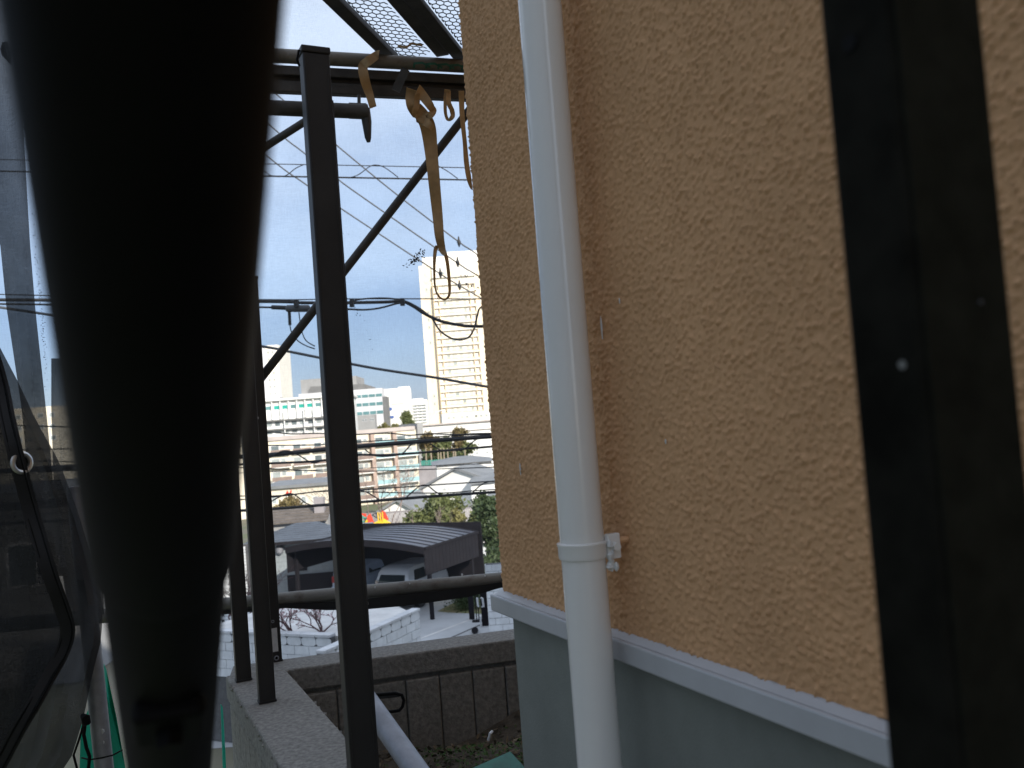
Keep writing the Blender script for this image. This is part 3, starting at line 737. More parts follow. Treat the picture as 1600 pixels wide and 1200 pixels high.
# ================================================================== OVERHEAD LINES
def wire(label, pts, d, wpx, name='overhead_cable', material=M_wire, zig=None, zw=2., extra=None, loc=None, d2=None, ext=True):
    d2 = d2 or d
    if ext:
        (xa, ya), (xb, yb) = pts[0], pts[1]; (xc, yc), (xe, ye) = pts[-2], pts[-1]
        pts = [(xa - 500, ya - (yb - ya) / (xb - xa) * 500)] + list(pts) + [(xe + 500, ye + (ye - yc) / (xe - xc) * 500)]
    sp = smooth_pts(pts, 5); x0, x1 = sp[0][0], sp[-1][0]
    dd = lambda x: d + (d2 - d) * (x - x0) / (x1 - x0 + 1e-6)
    t = thing(name, label, 'cable', P(pts[0][0], pts[0][1], d), 'overhead cables beyond the net')
    part('strand', MB().tube([P(x, y, dd(x)) for x, y in sp], wpx / F * d / 2, 8), material, t, smooth=True)
    for z in zig or []:
        zs = smooth_pts(z, 4); part('lashing', MB().tube([P(x, y, dd(x) - .03) for x, y in zs], zw / F * d / 2, 6), material, t, smooth=True)
    return t
def spacer(t, x, y, d):
    q = P(x, y, d); part('insulator', MB().tube([q + UP * .11, q + UP * .04, q, q - UP * .06, q - UP * .10], [.010, .022, .042, .025, .008], 8), M_wire, t, smooth=True)
DU = 17
tA = wire('lowest of the three slanting power lines crossing the sky', [(150, 30), (412, 240), (472, 284), (527, 322), (688, 428), (750, 465), (900, 555)], DU, 2.2, 'power_line', M_wireg)
spacer(tA, 688, 427, DU); spacer(tA, 718, 446, DU)
tB = wire('middle one of the three slanting power lines crossing the sky', [(150, -40), (417, 192), (470, 235), (522, 275), (555, 300), (715, 411), (747, 431), (900, 528)], DU, 2.2, 'power_line', M_wireg)
spacer(tB, 715, 410, DU)
tC = wire('uppermost of the three slanting power lines crossing the sky', [(150, -85), (425, 142), (447, 160), (520, 222), (615, 300), (717, 378), (745, 397), (900, 505)], DU, 2.2, 'power_line', M_wireg)
spacer(tC, 717, 378, DU)
wire('thin upper wire of the high horizontal pair', [(-80, 248), (412, 256), (725, 262), (980, 268)], 15, 1.5)
wire('heavier lower wire of the high horizontal pair with loose lashing', [(-80, 266), (410, 275), (725, 281), (980, 287)], 15, 2.6,
     zig=[[(412, 267), (425, 275), (445, 275), (462, 263), (475, 257)], [(545, 278), (560, 273), (578, 260), (590, 258), (603, 263), (622, 277)], [(686, 260), (700, 268), (715, 279)]], zw=1.5)
wire('taut thin messenger wire above the junction box', [(-80, 456), (0, 460), (403, 468), (540, 467), (750, 467), (980, 468)], 13, 1.8)
wire('thick cable sagging to the right past the beige loop', [(-80, 468), (403, 471), (470, 473), (540, 473), (600, 472), (628, 471), (645, 478), (665, 491), (690, 502), (720, 508), (755, 510), (980, 512)], 13, 5.2)
t8 = wire('cable with a grey junction box and drooping loop against the tower', [(-80, 474), (403, 480), (450, 481), (540, 483), (570, 484), (595, 481), (622, 474), (640, 474), (660, 485), (676, 499), (686, 515), (700, 526), (716, 531), (732, 527), (741, 513), (746, 493), (754, 478), (800, 455)], 12.9, 3.0, ext=False)
q0, q1 = P(447, 482, 12.8), P(484, 482, 12.8)
jb = part('junction_box', MB().tube([q0, q0 + (q1 - q0) * .06, q1 - (q1 - q0) * .06, q1], [.04, .055, .055, .04], 10), M_wireg, t8, smooth=True)
part('gland', MB().tube([P(425, 480, 12.85), P(448, 481, 12.8)], .034, 10), M_wire, t8, smooth=True)
part('gland', MB().tube([P(452, 487, 12.8), P(453, 508, 12.8)], .024, 8), M_wire, t8, smooth=True)
for z in ([(453, 508), (456, 520), (466, 533), (480, 541), (492, 545)], [(467, 488), (471, 515), (478, 532), (492, 541)]):
    part('drop_wire', MB().tube([P(x, y, 12.8) for x, y in smooth_pts(z, 4)], .009, 6), M_wire, t8, smooth=True)
for (x, y) in ((463, 474), (550, 474), (629, 472)):
    q = P(x, y, 12.75); part('clip', MB().cbox(q, rt * .06, fw * .08, up * .11), M_wire, t8)
wire('arched spare cable tied to the messenger left of the tower', [(538, 478), (552, 470), (575, 466.5), (605, 466), (632, 470), (652, 480), (668, 492), (688, 501)], 12.85, 2.6, ext=False)
wire('thick twisted drop wire slanting down across the tower', [(200, 510), (408, 541), (450, 549), (490, 557), (545, 568), (600, 578), (680, 590), (760, 604), (980, 640)], 11.5, 4.2, material=M_wireg)
DM = 12
wire('thin wavy wire, top one of the dense middle bundle', [(300, 672), (417, 675), (455, 678), (498, 677), (530, 679), (553, 679), (606, 677), (640, 680), (669, 678), (720, 679), (763, 677), (980, 676)], DM, 2.0)
wire('thin wire second in the dense middle bundle', [(300, 698), (417, 696), (498, 695), (553, 691), (640, 686), (690, 682), (763, 678), (980, 668)], DM, 1.8)
wire('heaviest black cable of the dense middle bundle with lashing', [(300, 718), (419, 711), (499, 703), (553, 698), (653, 690), (765, 682), (980, 666)], DM, 7.0,
     zig=[[(408, 724), (420, 716), (438, 706), (452, 705), (468, 712), (487, 723), (500, 721)], [(570, 702), (585, 712), (605, 713), (628, 709), (642, 695), (655, 690)], [(672, 693), (690, 704), (706, 704), (725, 702), (742, 688), (752, 684)]], zw=2.2)
wire('black cable just below the heaviest one of the middle bundle', [(300, 728), (419, 724), (500, 720), (553, 711), (598, 711), (650, 708), (695, 704), (766, 698), (980, 682)], DM + .02, 3.6)
wire('faint wire under the middle bundle with a slight sag', [(300, 728), (419, 732), (500, 736), (585, 736), (680, 733), (768, 730), (980, 722)], DM, 1.6)
wire('hair thin wire lowest of the middle bundle before the apartment block', [(300, 742), (553, 732), (660, 728), (768, 724), (980, 712)], DM, 1.0)
wire('thin upper wire of the low bundle above the playground', [(300, 786), (423, 777), (506, 767), (558, 766), (658, 759), (768, 752), (980, 738)], DM - 1, 2.0)
wire('level thin wire inside the low bundle above the playground', [(300, 774), (423, 775), (500, 768), (558, 768), (630, 770), (700, 770), (768, 765), (980, 755)], DM - 1, 1.8)
wire('heavy black cable of the low bundle with arched lashing above the carport', [(300, 802), (425, 795), (506, 789), (558, 785), (669, 776), (770, 769), (980, 756)], DM - 1, 4.6,
     zig=[[(415, 790), (428, 781), (448, 772), (460, 773), (478, 786), (492, 791)], [(555, 767), (570, 768), (585, 776), (597, 784)], [(633, 779), (645, 768), (657, 759), (668, 759), (680, 768), (692, 775)], [(736, 772), (750, 759), (762, 753), (772, 752)]], zw=2.2)

# ================================================================== GROUND
def gz(y): return -5.42 if y < 46 else -5.42 - 8.6 * min(1, (y - 46) / 110) ** .8
mb = MB(); xs = [-2500, -900, -400, -200, -120, -60, -30, -10, 10, 30, 60, 120, 200, 400, 900, 2500]
ys = [-400, -100, -40, 0, 20, 46, 55, 65, 80, 100, 125, 156, 200, 300, 600, 1500, 4000]
pts = [V((x, y, gz(y))) for y in ys for x in xs]
struct('ground', mb.grid(pts, len(xs), len(ys)), M_ground)
mb = MB().add([V((-9, 20, -5.41)), V((9, 20, -5.41)), V((9, 46, -5.41)), V((-14, 46, -5.41)), V((-14, 33, -5.41))], [(0, 1, 2, 3, 4)])
struct('driveway', mb, M_drive)
mb = MB().add([V((-40, 5.5, -5.41)), V((40, 5.5, -5.41)), V((40, 18.0, -5.41)), V((-40, 18.0, -5.41))], [(0, 1, 2, 3)])
struct('street', mb, M_asph)
# driveway joints
for a, b in (((690, 985), (735, 968)), ((735, 983), (760, 972))):
    p, q = on_z(*a, -5.404), on_z(*b, -5.404); t_ = (q - p).normalized(); s_ = t_.cross(UP) * .05
    struct('joint', MB().add([p - s_ - t_ * 2, q - s_ + t_ * 3, q + s_ + t_ * 3, p + s_ - t_ * 2], [(0, 1, 2, 3)]), M_pale if a[0] < 700 else M_mortar)
lz = -5.403
mb = MB().add([on_z(x, y, lz) for x, y in ((683, 955), (700, 957), (752, 959), (800, 956), (800, 935), (745, 936), (712, 940))], [tuple(range(7))])
struct('lawn', mb, M_lawn)

# ------------------------------------------------------------------ white block walls of the neighbour's planter
def block_wall(label, a, b, ncourse, cl=.40, chh=.20, thick=.20, loz=True):
    d = (b - a); Ln = d.length; d.normalize(); o = d.cross(UP).normalized()
    if o.dot(CAM - a) < 0: o = -o
    n = max(2, round(Ln / cl)); cl = Ln / n
    t = thing('block_wall', label, 'wall', V((a.x, a.y, -5.4)))
    zt = a.z
    part('mortar_core', MB().box(V((a.x, a.y, -5.4)) - o * (thick - .03), d * Ln, o * (thick - .055), UP * (zt - .07 + 5.4)), M_mortar, t)
    capm = None
    for i in range(n):
        part('cap_block', MB().box(V((a.x, a.y, zt - .07)) + d * (i * cl + .004) - o * thick, d * (cl - .008), o * (thick + .03), UP * .07), M_wcap, t, bevel=.012)
    src = {}
    for c in range(ncourse):
        z1_ = zt - .07 - c * chh; z0_ = z1_ - chh
        off = cl / 2 if c % 2 else 0
        for i in range(-1 if off else 0, n):
            l0_ = max(0, i * cl + off); l1_ = min(Ln, (i + 1) * cl + off)
            if l1_ - l0_ < .05: continue
            p = V((a.x, a.y, z0_)) + d * (l0_ + .006)
            if c == 0 and loz:                      # top course: decorative rounded blocks with open dark corners
                wv = l1_ - l0_ - .012; hv = chh - .012; r = .07; poly = []
                for (cx, cz, s0) in ((wv - r, hv - r, 0), (r, hv - r, 90), (r, r, 180), (wv - r, r, 270)):
                    for k in range(5):
                        an = math.radians(s0 + k * 22.5); poly.append(p + d * (cx + r * math.cos(an)) + UP * (.006 + cz + r * math.sin(an)) - o * .12)
                part('block', MB().prism(poly, o * .12), M_wblock, t)
            else:
                part('block', MB().box(p - o * .12 + UP * .005, d * (l1_ - l0_ - .012), o * (.12 + random.uniform(-.004, .004)), UP * (chh - .010)), M_wblock, t)
    return t
b1, b2 = on_z(300, 983, -2.82), on_z(516, 992, -2.82)
block_wall('white block wall with rounded top course behind the close group of posts', b1, b2, 5)
b3, b4 = on_z(505, 1017, -2.82), on_z(655, 950, -2.82)
block_wall('white block wall with capped sloping top edge right of the tall post', b3, b4, 6)
mb = MB().add([b1 + V((0, .3, -.12)), b2 + V((.1, .3, -.12)), b4 + V((-.25, .1, -.12)), b4 + V((1.0, 9, -.12)) * 1, V((-12, 30, -2.94))], [(0, 1, 2, 3, 4)])
bed = MB(); c5 = [b1 - UP * .1 + V((0, .2, 0)), b2 - UP * .1 + V((.2, .25, 0)), b4 - UP * .1 + V((-.2, .0, 0)), b4 - UP * .1 + V((-.6, .8, 0)), b1 - UP * .1 + V((1.5, 3.2, 0))]
bed.prism(c5, V((0, 0, -2.45))); struct('planter_bed', bed, M_pale)

# gate at the right of the drive
gt = thing('iron_gate', 'black folding driveway gate with pale U handle beside the white block pillar', 'gate', on_z(758, 986, -5.4))
def gpost(nm, xl, xr, yb, ytop, d, m_=M_darkpanel):
    a_ = P(xl, yb, d); zt = P(xl, ytop, d).z; ww = (P(xr, yb, d) - a_).length
    part(nm, MB().box(V((a_.x, a_.y, -5.4)), V((ww, 0, 0)), V((0, ww, 0)), UP * (zt + 5.4)), m_, gt)
gpost('gate_post', 734, 742, 975, 900, 30.5); gpost('gate_leaf', 754, 764, 984, 900, 29.4); gpost('gate_leaf', 744.5, 746, 972, 900, 30); gpost('gate_leaf', 748, 749.5, 970, 900, 30.2)
part('base', MB().cbox(P(746, 972, 30.2), V((.35, 0, 0)), V((0, .3, 0)), UP * .12), M_darkpanel, gt)
part('handle', MB().tube([P(745.5, 934, 29.2), P(747, 947, 29.2), P(748.5, 948, 29.2)], .035, 6), M_paint, gt)
part('handle', MB().tube([P(751, 934, 29.2), P(754, 935, 29.2), P(755.5, 948, 29.2), P(752.5, 948, 29.2)], .035, 6), M_paint, gt)
part('edge_strip', MB().tube([P(750.5, 963, 29.3), P(752, 984, 29.3)], .03, 6), M_paint, gt)
single('drain_cap', MB().tube([on_z(742, 985, -5.4), on_z(742, 985, -5.28)], [.12, .10], 12), M_darkpanel, 'small dark round cap on the drive before the gate', 'cap')
pil = thing('block_pillar', 'white block gate pillar next to the orange wall edge', 'pillar', on_z(772, 990, -5.4))
pb0 = on_z(765, 988, -5.4)
part('mortar_core', MB().box(pb0 + V((.02, .02, 0)), V((1.4, 0, 0)), V((0, .3, 0)), UP * 2.2), M_mortar, pil)
for c in range(10):
    for i in range(3):
        part('block', MB().box(pb0 + V((max(0, i * .45 - (.22 if c % 2 else 0)), 0, c * .22 + .01)), V((.44 if i or not c % 2 else .22, 0, 0)), V((0, .02 + .3, 0)), UP * .205), M_wblock, pil)
def gbar(): pass

# ================================================================== PLANTS
def blob_points(n, blobs):
    wts = np.array([(b[3] * b[4] * b[5]) ** .55 for b in blobs]); wts = wts / wts.sum()
    ch = rng.choice(len(blobs), n, p=wts); B = np.array(blobs)[ch]
    v = rng.standard_normal((n, 3)); v /= np.linalg.norm(v, axis=1)[:, None]
    rr = (rng.random(n) ** .45)[:, None] * (1 + .18 * rng.standard_normal((n, 1)))
    return B[:, :3] + v * rr * B[:, 3:6]
def leaves_mesh(name, pts, size, material, parent, aspect=.55, kind='stuff'):
    n = len(pts); base = np.array(BASE[parent]); pts = pts - base
    a = rng.standard_normal((n, 3)); a /= np.linalg.norm(a, axis=1)[:, None]
    b = np.cross(a, rng.standard_normal((n, 3))); b /= np.linalg.norm(b, axis=1)[:, None]
    l = size * rng.uniform(.6, 1.4, (n, 1))
    co = np.stack([pts - a * l, pts + b * l * aspect, pts + a * l, pts - b * l * aspect], 1).reshape(-1, 3)
    me = bpy.data.meshes.new(name); me.vertices.add(4 * n); me.vertices.foreach_set('co', co.astype(np.float32).ravel())
    me.loops.add(4 * n); me.loops.foreach_set('vertex_index', np.arange(4 * n, dtype=np.int32))
    me.polygons.add(n); me.polygons.foreach_set('loop_start', np.arange(0, 4 * n, 4, dtype=np.int32))
    me.update(calc_edges=True); me.materials.append(material)
    o = bpy.data.objects.new(name, me); COL.objects.link(o); o.parent = parent
    if kind: o['kind'] = kind
    return reg(o, BASE[parent])
def limbs(mb, p, dirv, length, r, depth_, spread=.6, n=2, shrink=.72):
    q = p + dirv * length * .5 + V((random.gauss(0, .05), random.gauss(0, .05), 0)) * length; e_ = p + dirv * length
    mb.tube([p, q, e_], [r, r * .85, r * .7], 6, cap=False)
    if depth_ <= 0: return
    for _ in range(n + (random.random() < .35)):
        dd = (dirv + V((random.gauss(0, spread), random.gauss(0, spread), random.gauss(.1, spread * .6)))).normalized()
        limbs(mb, e_ if random.random() < .75 else q, dd, length * shrink * random.uniform(.8, 1.15), r * .65, depth_ - 1, spread, n, shrink)
def tree(label, base, height, blobs, n, size, lm, clump=.36, name='tree', bark=M_bark, group=None, stem=True, cat='tree', aspect=.55):
    """blobs: (dx, dy, z, rx, ry, rz) relative to base"""
    t = thing(name, label, cat, base, group)
    if stem:
        mb = MB(); r = height * .022
        mb.tube([base, base + V((height * .01, 0, height * .4)), base + V((0, 0, height * .85))], [r * 1.3, r, r * .35], 8)
        for b in blobs:
            limbs(mb, base + V((0, 0, min(b[2], height * .8) * .75)), (V(b[:3]) - V((0, 0, b[2] * .75))).normalized(), max(.3, (V(b[:3]) - V((0, 0, b[2] * .75))).length * .6), r * .45, 1)
        part('trunk', mb, bark, t, smooth=True)
    bl = [(base.x + b[0], base.y + b[1], base.z + b[2], b[3], b[4], b[5]) for b in blobs]
    # clumped foliage: sub-clumps in the blobs give light and dark patches
    cc = blob_points(max(12, n // 70), bl); k = rng.integers(0, len(cc), n)
    s_ = min(min(b[3:6]) for b in blobs) * clump
    pts = cc[k] + rng.standard_normal((n, 3)) * s_
    leaves_mesh('crown', pts, size, lm, t, aspect)
    return t
def rnd_blobs(n, rx, ry, z0_, z1_, r):
    return [(random.uniform(-rx, rx), random.uniform(-ry, ry), random.uniform(z0_, z1_), r * random.uniform(.8, 1.25), r * random.uniform(.8, 1.25), r * random.uniform(.7, 1.1)) for _ in range(n)]
def gat(x, y, d):                                  # ground point below what is seen at (x, y, d)
    q = P(x, y, d); return V((q.x, q.y, gz(q.y)))
def tree_px(label, x, ytop, d, wpx, n, lm, hcrown=None, size=.16, name='tree', **k):
    g_ = gat(x, ytop, d); H = P(x, ytop, d).z - g_.z; R = wpx / F * d / 2
    hc = (hcrown / F * d) if hcrown else H * .75
    bl = rnd_blobs(9, R * .55, R * .5, H - hc + R * .4, H - R * .42, R * .52)
    return tree(label, g_, H, bl, n, size, lm, name=name, **k)

# near neighbour: shrubs in the planter, ball shrub, trees behind the carport
def bare_shrub(label, base, h, n, tw, blossom=False, depth_=4, r=.018, name='bare_shrub', spread=.55, group=None):
    t = thing(name, label, 'shrub', base, group); mb = MB()
    for _ in range(n):
        limbs(mb, base, V((random.gauss(0, .55), random.gauss(0, .4), 1)).normalized(), h * .34, r, depth_, spread)
    part('branches', mb, tw, t, recalc=False)
    if blossom:
        pts = np.array([list(mb.v[random.randrange(len(mb.v))]) for _ in range(500)]) + rng.normal(0, .02, (500, 3))
        leaves_mesh('blossom', pts, .018, M_blossom, t, .8)
    return t
q = P(458, 990, 19.6); bare_shrub('bare pruned shrub with pink buds behind the white block wall, nearer the drilled post', V((q.x, q.y, -2.95)), 1.0, 5, M_twig, True, 4, .022, group='bare budding shrubs')
q = P(503, 990, 19.6); bare_shrub('bare pruned shrub with pink buds behind the white block wall, nearer the tall post', V((q.x, q.y, -2.95)), .9, 5, M_twig, True, 4, .022, group='bare budding shrubs')
q = P(368, 975, 24); bare_shrub('reddish bare bush in the slit between black brace and posts', V((q.x, q.y, -4.2)), 2.6, 6, M_twig, False, 4, .03)
g_ = on_z(732, 951, -5.4)
tree('clipped round green shrub on the lawn beside the gate', g_, 1.0, [(0, 0, .48, .62, .6, .5), (.2, 0, .4, .5, .5, .4), (-.2, .1, .42, .45, .5, .4)], 5200, .035, M_leafd, name='ball_shrub', cat='shrub')
tree_px('broad olive green tree with bare twigs in front behind the carport roof', 672, 779, 47, 84, 16000, M_leafm, 60, .13, group='trees behind the carport')
q = gat(672, 800, 45); bare_shrub('grey leafless bush in front of the broad olive tree', q, 3.3, 5, M_twigl, False, 4, .04, name='bare_bush', spread=.5)
tree_px('yellowish shrub between the broad olive tree and the white house', 712, 796, 46, 36, 5000, M_leaff, 40, .12, group='trees behind the carport')
tree_px('light green bush left of the tall evergreen by the wall edge', 742, 790, 44, 38, 8000, M_leafm, 60, .11, group='trees behind the carport')
tree_px('dark tall evergreen rising along the orange wall edge', 768, 768, 38, 54, 18000, M_leafd, 120, .11, name='evergreen_tree', group='trees behind the carport')
tree_px('dark low shrub mass at the far right end of the carport', 752, 868, 36, 46, 5000, M_leafd, 50, .10, name='shrub', cat='shrub')
q = gat(585, 770, 52); bare_shrub('leafless grey tree spreading behind the playground', q, 6.6, 4, M_twigl, False, 6, .07, name='bare_tree', spread=.5)
tree_px('autumn brown tree left of the tall post below the cables', 450, 776, 60, 46, 4000, M_leafb, 40, .14)
tree_px('bright green hedge bush at the left end above the slate roof', 428, 796, 52, 30, 3000, M_leafm, 25, .12, name='bush', cat='shrub')
tree_px('yellow green bush between the brown tree and the tall post', 465, 798, 52, 32, 3000, M_leaff, 22, .12, name='bush', cat='shrub')

# ================================================================== CARPORT AND CARS
ZC = -2.85
c0 = on_z(663, 859, ZC); c1 = on_z(746, 833, ZC)
cl_d = (c1 - c0); LC = cl_d.length; cl_d.normalize(); cw_d = V((-cl_d.y, cl_d.x, 0))       # to the left
WC = 6.4; RISE = .29
cp = thing('carport', 'dark carport with ribbed arched roof and deep side skirts over the parked car', 'carport', V((c0.x, c0.y, -5.4)))
def arch(f_): return RISE * (1 - (2 * f_ - 1) ** 2)
NPN = 8
for i in range(NPN):
    l0_, l1_ = LC * i / NPN + .012, LC * (i + 1) / NPN - .012; mb = MB(); na = 16; pts = []
    for k in range(na + 1):
        f_ = k / na
        for l_ in (l0_, l1_):
            for zz in (0, .03): pts.append(c0 + cl_d * l_ + cw_d * (WC * f_) + UP * (arch(f_) + zz + .03))
    for k in range(na):
        o = k * 4; mb_f = [(o, o + 4, o + 6, o + 2), (o + 1, o + 3, o + 7, o + 5), (o, o + 1, o + 5, o + 4), (o + 2, o + 6, o + 7, o + 3)]
        mb.f += mb_f
    mb.v = pts; mb.f += [(0, 2, 3, 1), (na * 4, na * 4 + 1, na * 4 + 3, na * 4 + 2)]
    part('roof_panel', mb, M_cproof, cp, smooth=True)
for i in range(NPN + 1):
    l_ = LC * i / NPN
    part('roof_rib', MB().ribbon([c0 + cl_d * l_ + cw_d * (WC * k / 14) + UP * (arch(k / 14) + .055) for k in range(15)], .05 if 0 < i < NPN else .1, UP, .05), M_darkpanel, cp)
for i in range(NPN * 2):
    a_ = c0 + cl_d * (LC * i / (NPN * 2) + .004) + UP * .04
    part('skirt_panel', MB().box(a_ - UP * .95, cl_d * (LC / (NPN * 2) - .008), cw_d * .04, UP * .95), M_darkpanel, cp)
part('gutter', MB().box(c0 - cw_d * .06 + UP * .0, cl_d * LC, cw_d * .06, UP * .09), M_darkpanel, cp)
part('skirt_panel', MB().box(c0 + cw_d * (WC - .04) - UP * .9, cl_d * LC, cw_d * .04, UP * .93), M_darkpanel, cp)
mb = MB(); mb.prism([c0 + cw_d * (WC * k / 14) + UP * (arch(k / 14) + .03) for k in range(15)] + [c0 + cw_d * (WC * (14 - k) / 14) + UP * (arch((14 - k) / 14) - .16) for k in range(15)], -cl_d * .05)
part('front_fascia', mb, M_darkpanel, cp)
part('interior_shade', MB().box(c0 + cl_d * (LC + .3) - UP * 2.5, cw_d * WC, cl_d * .05, UP * 2.9), M_darkpanel, cp)  # added dark sheet, its colour standing in for the shade inside the carport
for f_ in (.02, .98):
    for l_ in (.4, LC - .4):
        q = c0 + cw_d * (WC * f_) + cl_d * l_; part('post', MB().cbox(V((q.x, q.y, -4.1)), cl_d * .12, cw_d * .12, UP * 2.6), M_darkpanel, cp)

def make_car(label, pos, head, paint, H=1.78, Lc=4.3, Wc=1.7):
    """pos: ground point under the middle of the tail; head: heading unit vector"""
    t = thing('parked_car', label, 'car', pos, 'cars parked by the carport'); side = V((-head.y, head.x, 0))     # left of the car
    def Q(l_, s_, z_): return pos + head * l_ + side * s_ + UP * z_
    W2 = Wc / 2
    def loft(secs):                       # each section: l, [(s, z) half profile from bottom to top]
        mb = MB(); rows = []
        for l_, pr in secs:
            ring_ = [(s_, z_) for s_, z_ in pr] + [(-s_, z_) for s_, z_ in reversed(pr)]
            rows.append([Q(l_, s_, z_) for s_, z_ in ring_])
        n = len(rows[0])
        for i in range(len(rows) - 1):
            k = len(mb.v); mb.v += rows[i] + rows[i + 1]
            mb.f += [(k + j, k + (j + 1) % n, k + n + (j + 1) % n, k + n + j) for j in range(n)]
        for rw, fl in ((rows[0], False), (rows[-1], True)):
            k = len(mb.v); mb.v += rw; mb.f.append(tuple(range(k, k + n)) if fl else tuple(range(k, k + n))[::-1])
        bm = bmesh.new(); vv = [bm.verts.new(p) for p in mb.v]
        for f_ in mb.f:
            try: bm.faces.new([vv[i] for i in f_])
            except ValueError: pass
        bmesh.ops.remove_doubles(bm, verts=bm.verts, dist=.0005); bm.verts.index_update()
        out = MB(); out.v = [v.co.copy() for v in bm.verts]; out.f = [tuple(v.index for v in f_.verts) for f_ in bm.faces]; bm.free(); return out
    lowp = lambda w_, zt: [(w_ * .92, .22), (w_, .36), (w_ * 1.0, .62), (w_ * .985, zt - .08), (w_ * .95, zt)]
    body = loft([(.0, lowp(W2 * .93, .96)), (.12, lowp(W2 * .98, 1.0)), (.8, lowp(W2, 1.0)), (3.2, lowp(W2, .98)), (3.5, lowp(W2 * .99, .93)), (4.1, lowp(W2 * .93, .80)), (Lc, lowp(W2 * .82, .66))])
    part('body', body, paint, t, smooth=True)
    cab = lambda w0, w1, z1_: [(w0, .97), (w0 * .99, 1.12), (w1 * 1.04, z1_ - .12), (w1 * .97, z1_ - .03), (w1 * .75, z1_ + .01)]
    cabin = loft([(.06, cab(W2 * .93, W2 * .90, 1.10)), (.20, cab(W2 * .93, W2 * .82, 1.45)), (.38, cab(W2 * .94, W2 * .80, H - .05)), (.7, cab(W2 * .94, W2 * .80, H)), (2.2, cab(W2 * .94, W2 * .79, H - .01)), (2.75, cab(W2 * .93, W2 * .77, H - .10)), (3.5, cab(W2 * .9, W2 * .86, 1.05))])
    part('cabin', cabin, paint, t, smooth=True)
    rw = [(.055, .70 * W2, 1.08), (.055, -.70 * W2, 1.08), (.325, -.66 * W2, H - .14), (.325, .66 * W2, H - .14)]
    pts = [Q(l_ - .075, s_, z_) for l_, s_, z_ in rw]
    part('rear_window', MB().prism(pts, head * .10), M_glassd, t, bevel=.02)
    for sg in (1, -1):
        w0_, w1_ = W2 * .955, W2 * .845
        for (a0, a1, b0, b1_) in ((.42, 1.25, .55, 1.25), (1.33, 2.15, 1.33, 2.15), (2.23, 3.0, 2.23, 2.62)):
            pts = [Q(a0, sg * w0_, 1.08), Q(a1, sg * w0_, 1.08), Q(b1_, sg * w1_, H - .17), Q(b0, sg * w1_, H - .17)]
            part('side_window', MB().prism(pts, side * (-sg * .06)), M_glassd, t)
        q = Q(.0, sg * W2 * .80, .86); part('tail_light', MB().cbox(q, head * .12, side * .2, UP * .26), M_lampred, t, bevel=.02)
        q = Q(4.17, sg * W2 * .68, .66); part('headlight', MB().cbox(q, head * .22, side * .3, UP * .14), M_paint, t, bevel=.03)
        q = Q(2.85, sg * (W2 + .09), 1.04); part('mirror', MB().cbox(q, head * .1, side * .18, UP * .13), paint, t, bevel=.03)
        for l_ in (.75, 3.35):
            wh = part('wheel', MB().tube([Q(l_, sg * (W2 - .2), .31), Q(l_, sg * (W2 + .005), .31)], .31, 24), M_tyre, t, smooth=True)
            part('rim', MB().tube([Q(l_, sg * (W2 - .05), .31), Q(l_, sg * (W2 + .012), .31)], [.2, .19], 18), M_rim, wh, smooth=True)
    part('bumper', MB().cbox(Q(-.03, 0, .45), head * .14, side * (Wc * .95), UP * .26), paint, t, bevel=.04)
    part('number_plate', MB().cbox(Q(-.005, 0, .80), head * .03, side * .33, UP * .16), M_paint, t)
    part('windscreen', MB().prism([Q(2.82, W2 * .68, H - .12), Q(2.82, -W2 * .68, H - .12), Q(3.46, -W2 * .76, 1.08), Q(3.46, W2 * .76, 1.08)], V((0, 0, .02)) + head * .03), M_glassd, t)
    return t
ch = (cl_d * .93 + cw_d * .37).normalized()
cpos = P(611, 912, 33); cpos.z = -5.4
make_car('white estate car parked tail first under the arched carport', cpos, cl_d, M_carw, H=1.62)
q = P(713, 903, 36.5); q.z = -5.4
make_car('white car mostly hidden behind the carport skirt, right of the estate car', q, cl_d, M_carw, H=1.5)
q = P(543, 905, 35.5); q.z = -5.4
make_car('pale blue car standing in the dark left bay of the carport', q, cl_d, M_carb, H=1.45)

# slate roofed annex left of the carport
class Fac:
    def __init__(s, p0, azd): s.p = V((p0.x, p0.y, 0)); s.d = az(azd); s.o = V((s.d.y, -s.d.x, 0))
    def uv(s, x, y): q = on_plane(x, y, s.p, s.o); return (q - s.p).dot(s.d), q.z
    def pt(s, u_, z_, o=0.): return s.p + s.d * u_ + s.o * o + UP * z_
    def slab(s, u0_, u1_, z0_, z1_, o0, o1): return MB().box(s.pt(u0_, z0_, o0), s.d * (u1_ - u0_), s.o * (o1 - o0), UP * (z1_ - z0_))
def window(fc_, parent, u0_, u1_, z0_, z1_, glass=M_win, frame=M_white, o=.0, fw_=.08):
    f_ = part('window', fc_.slab(u0_, u1_, z0_, z1_, o + .004, o + .05), frame, parent)
    part('pane', fc_.slab(u0_ + fw_, u1_ - fw_, z0_ + fw_, z1_ - fw_, o + .052, o + .07), glass, f_)
    return f_
fa = Fac(P(395, 900, 36.5), 88)
an = thing('annex', 'grey brick annex with low slate roof, door canopy and round wall lamp', 'building', fa.pt(0, -5.4))
ua, _ = fa.uv(395, 880); ub, _ = fa.uv(562, 870); za = fa.uv(440, 847)[1]
part('wall', fa.slab(ua, ub, -5.4, za, -5, 0), M_greybrick, an)
zr = P(460, 818.5, 39.2).z
NR = 9
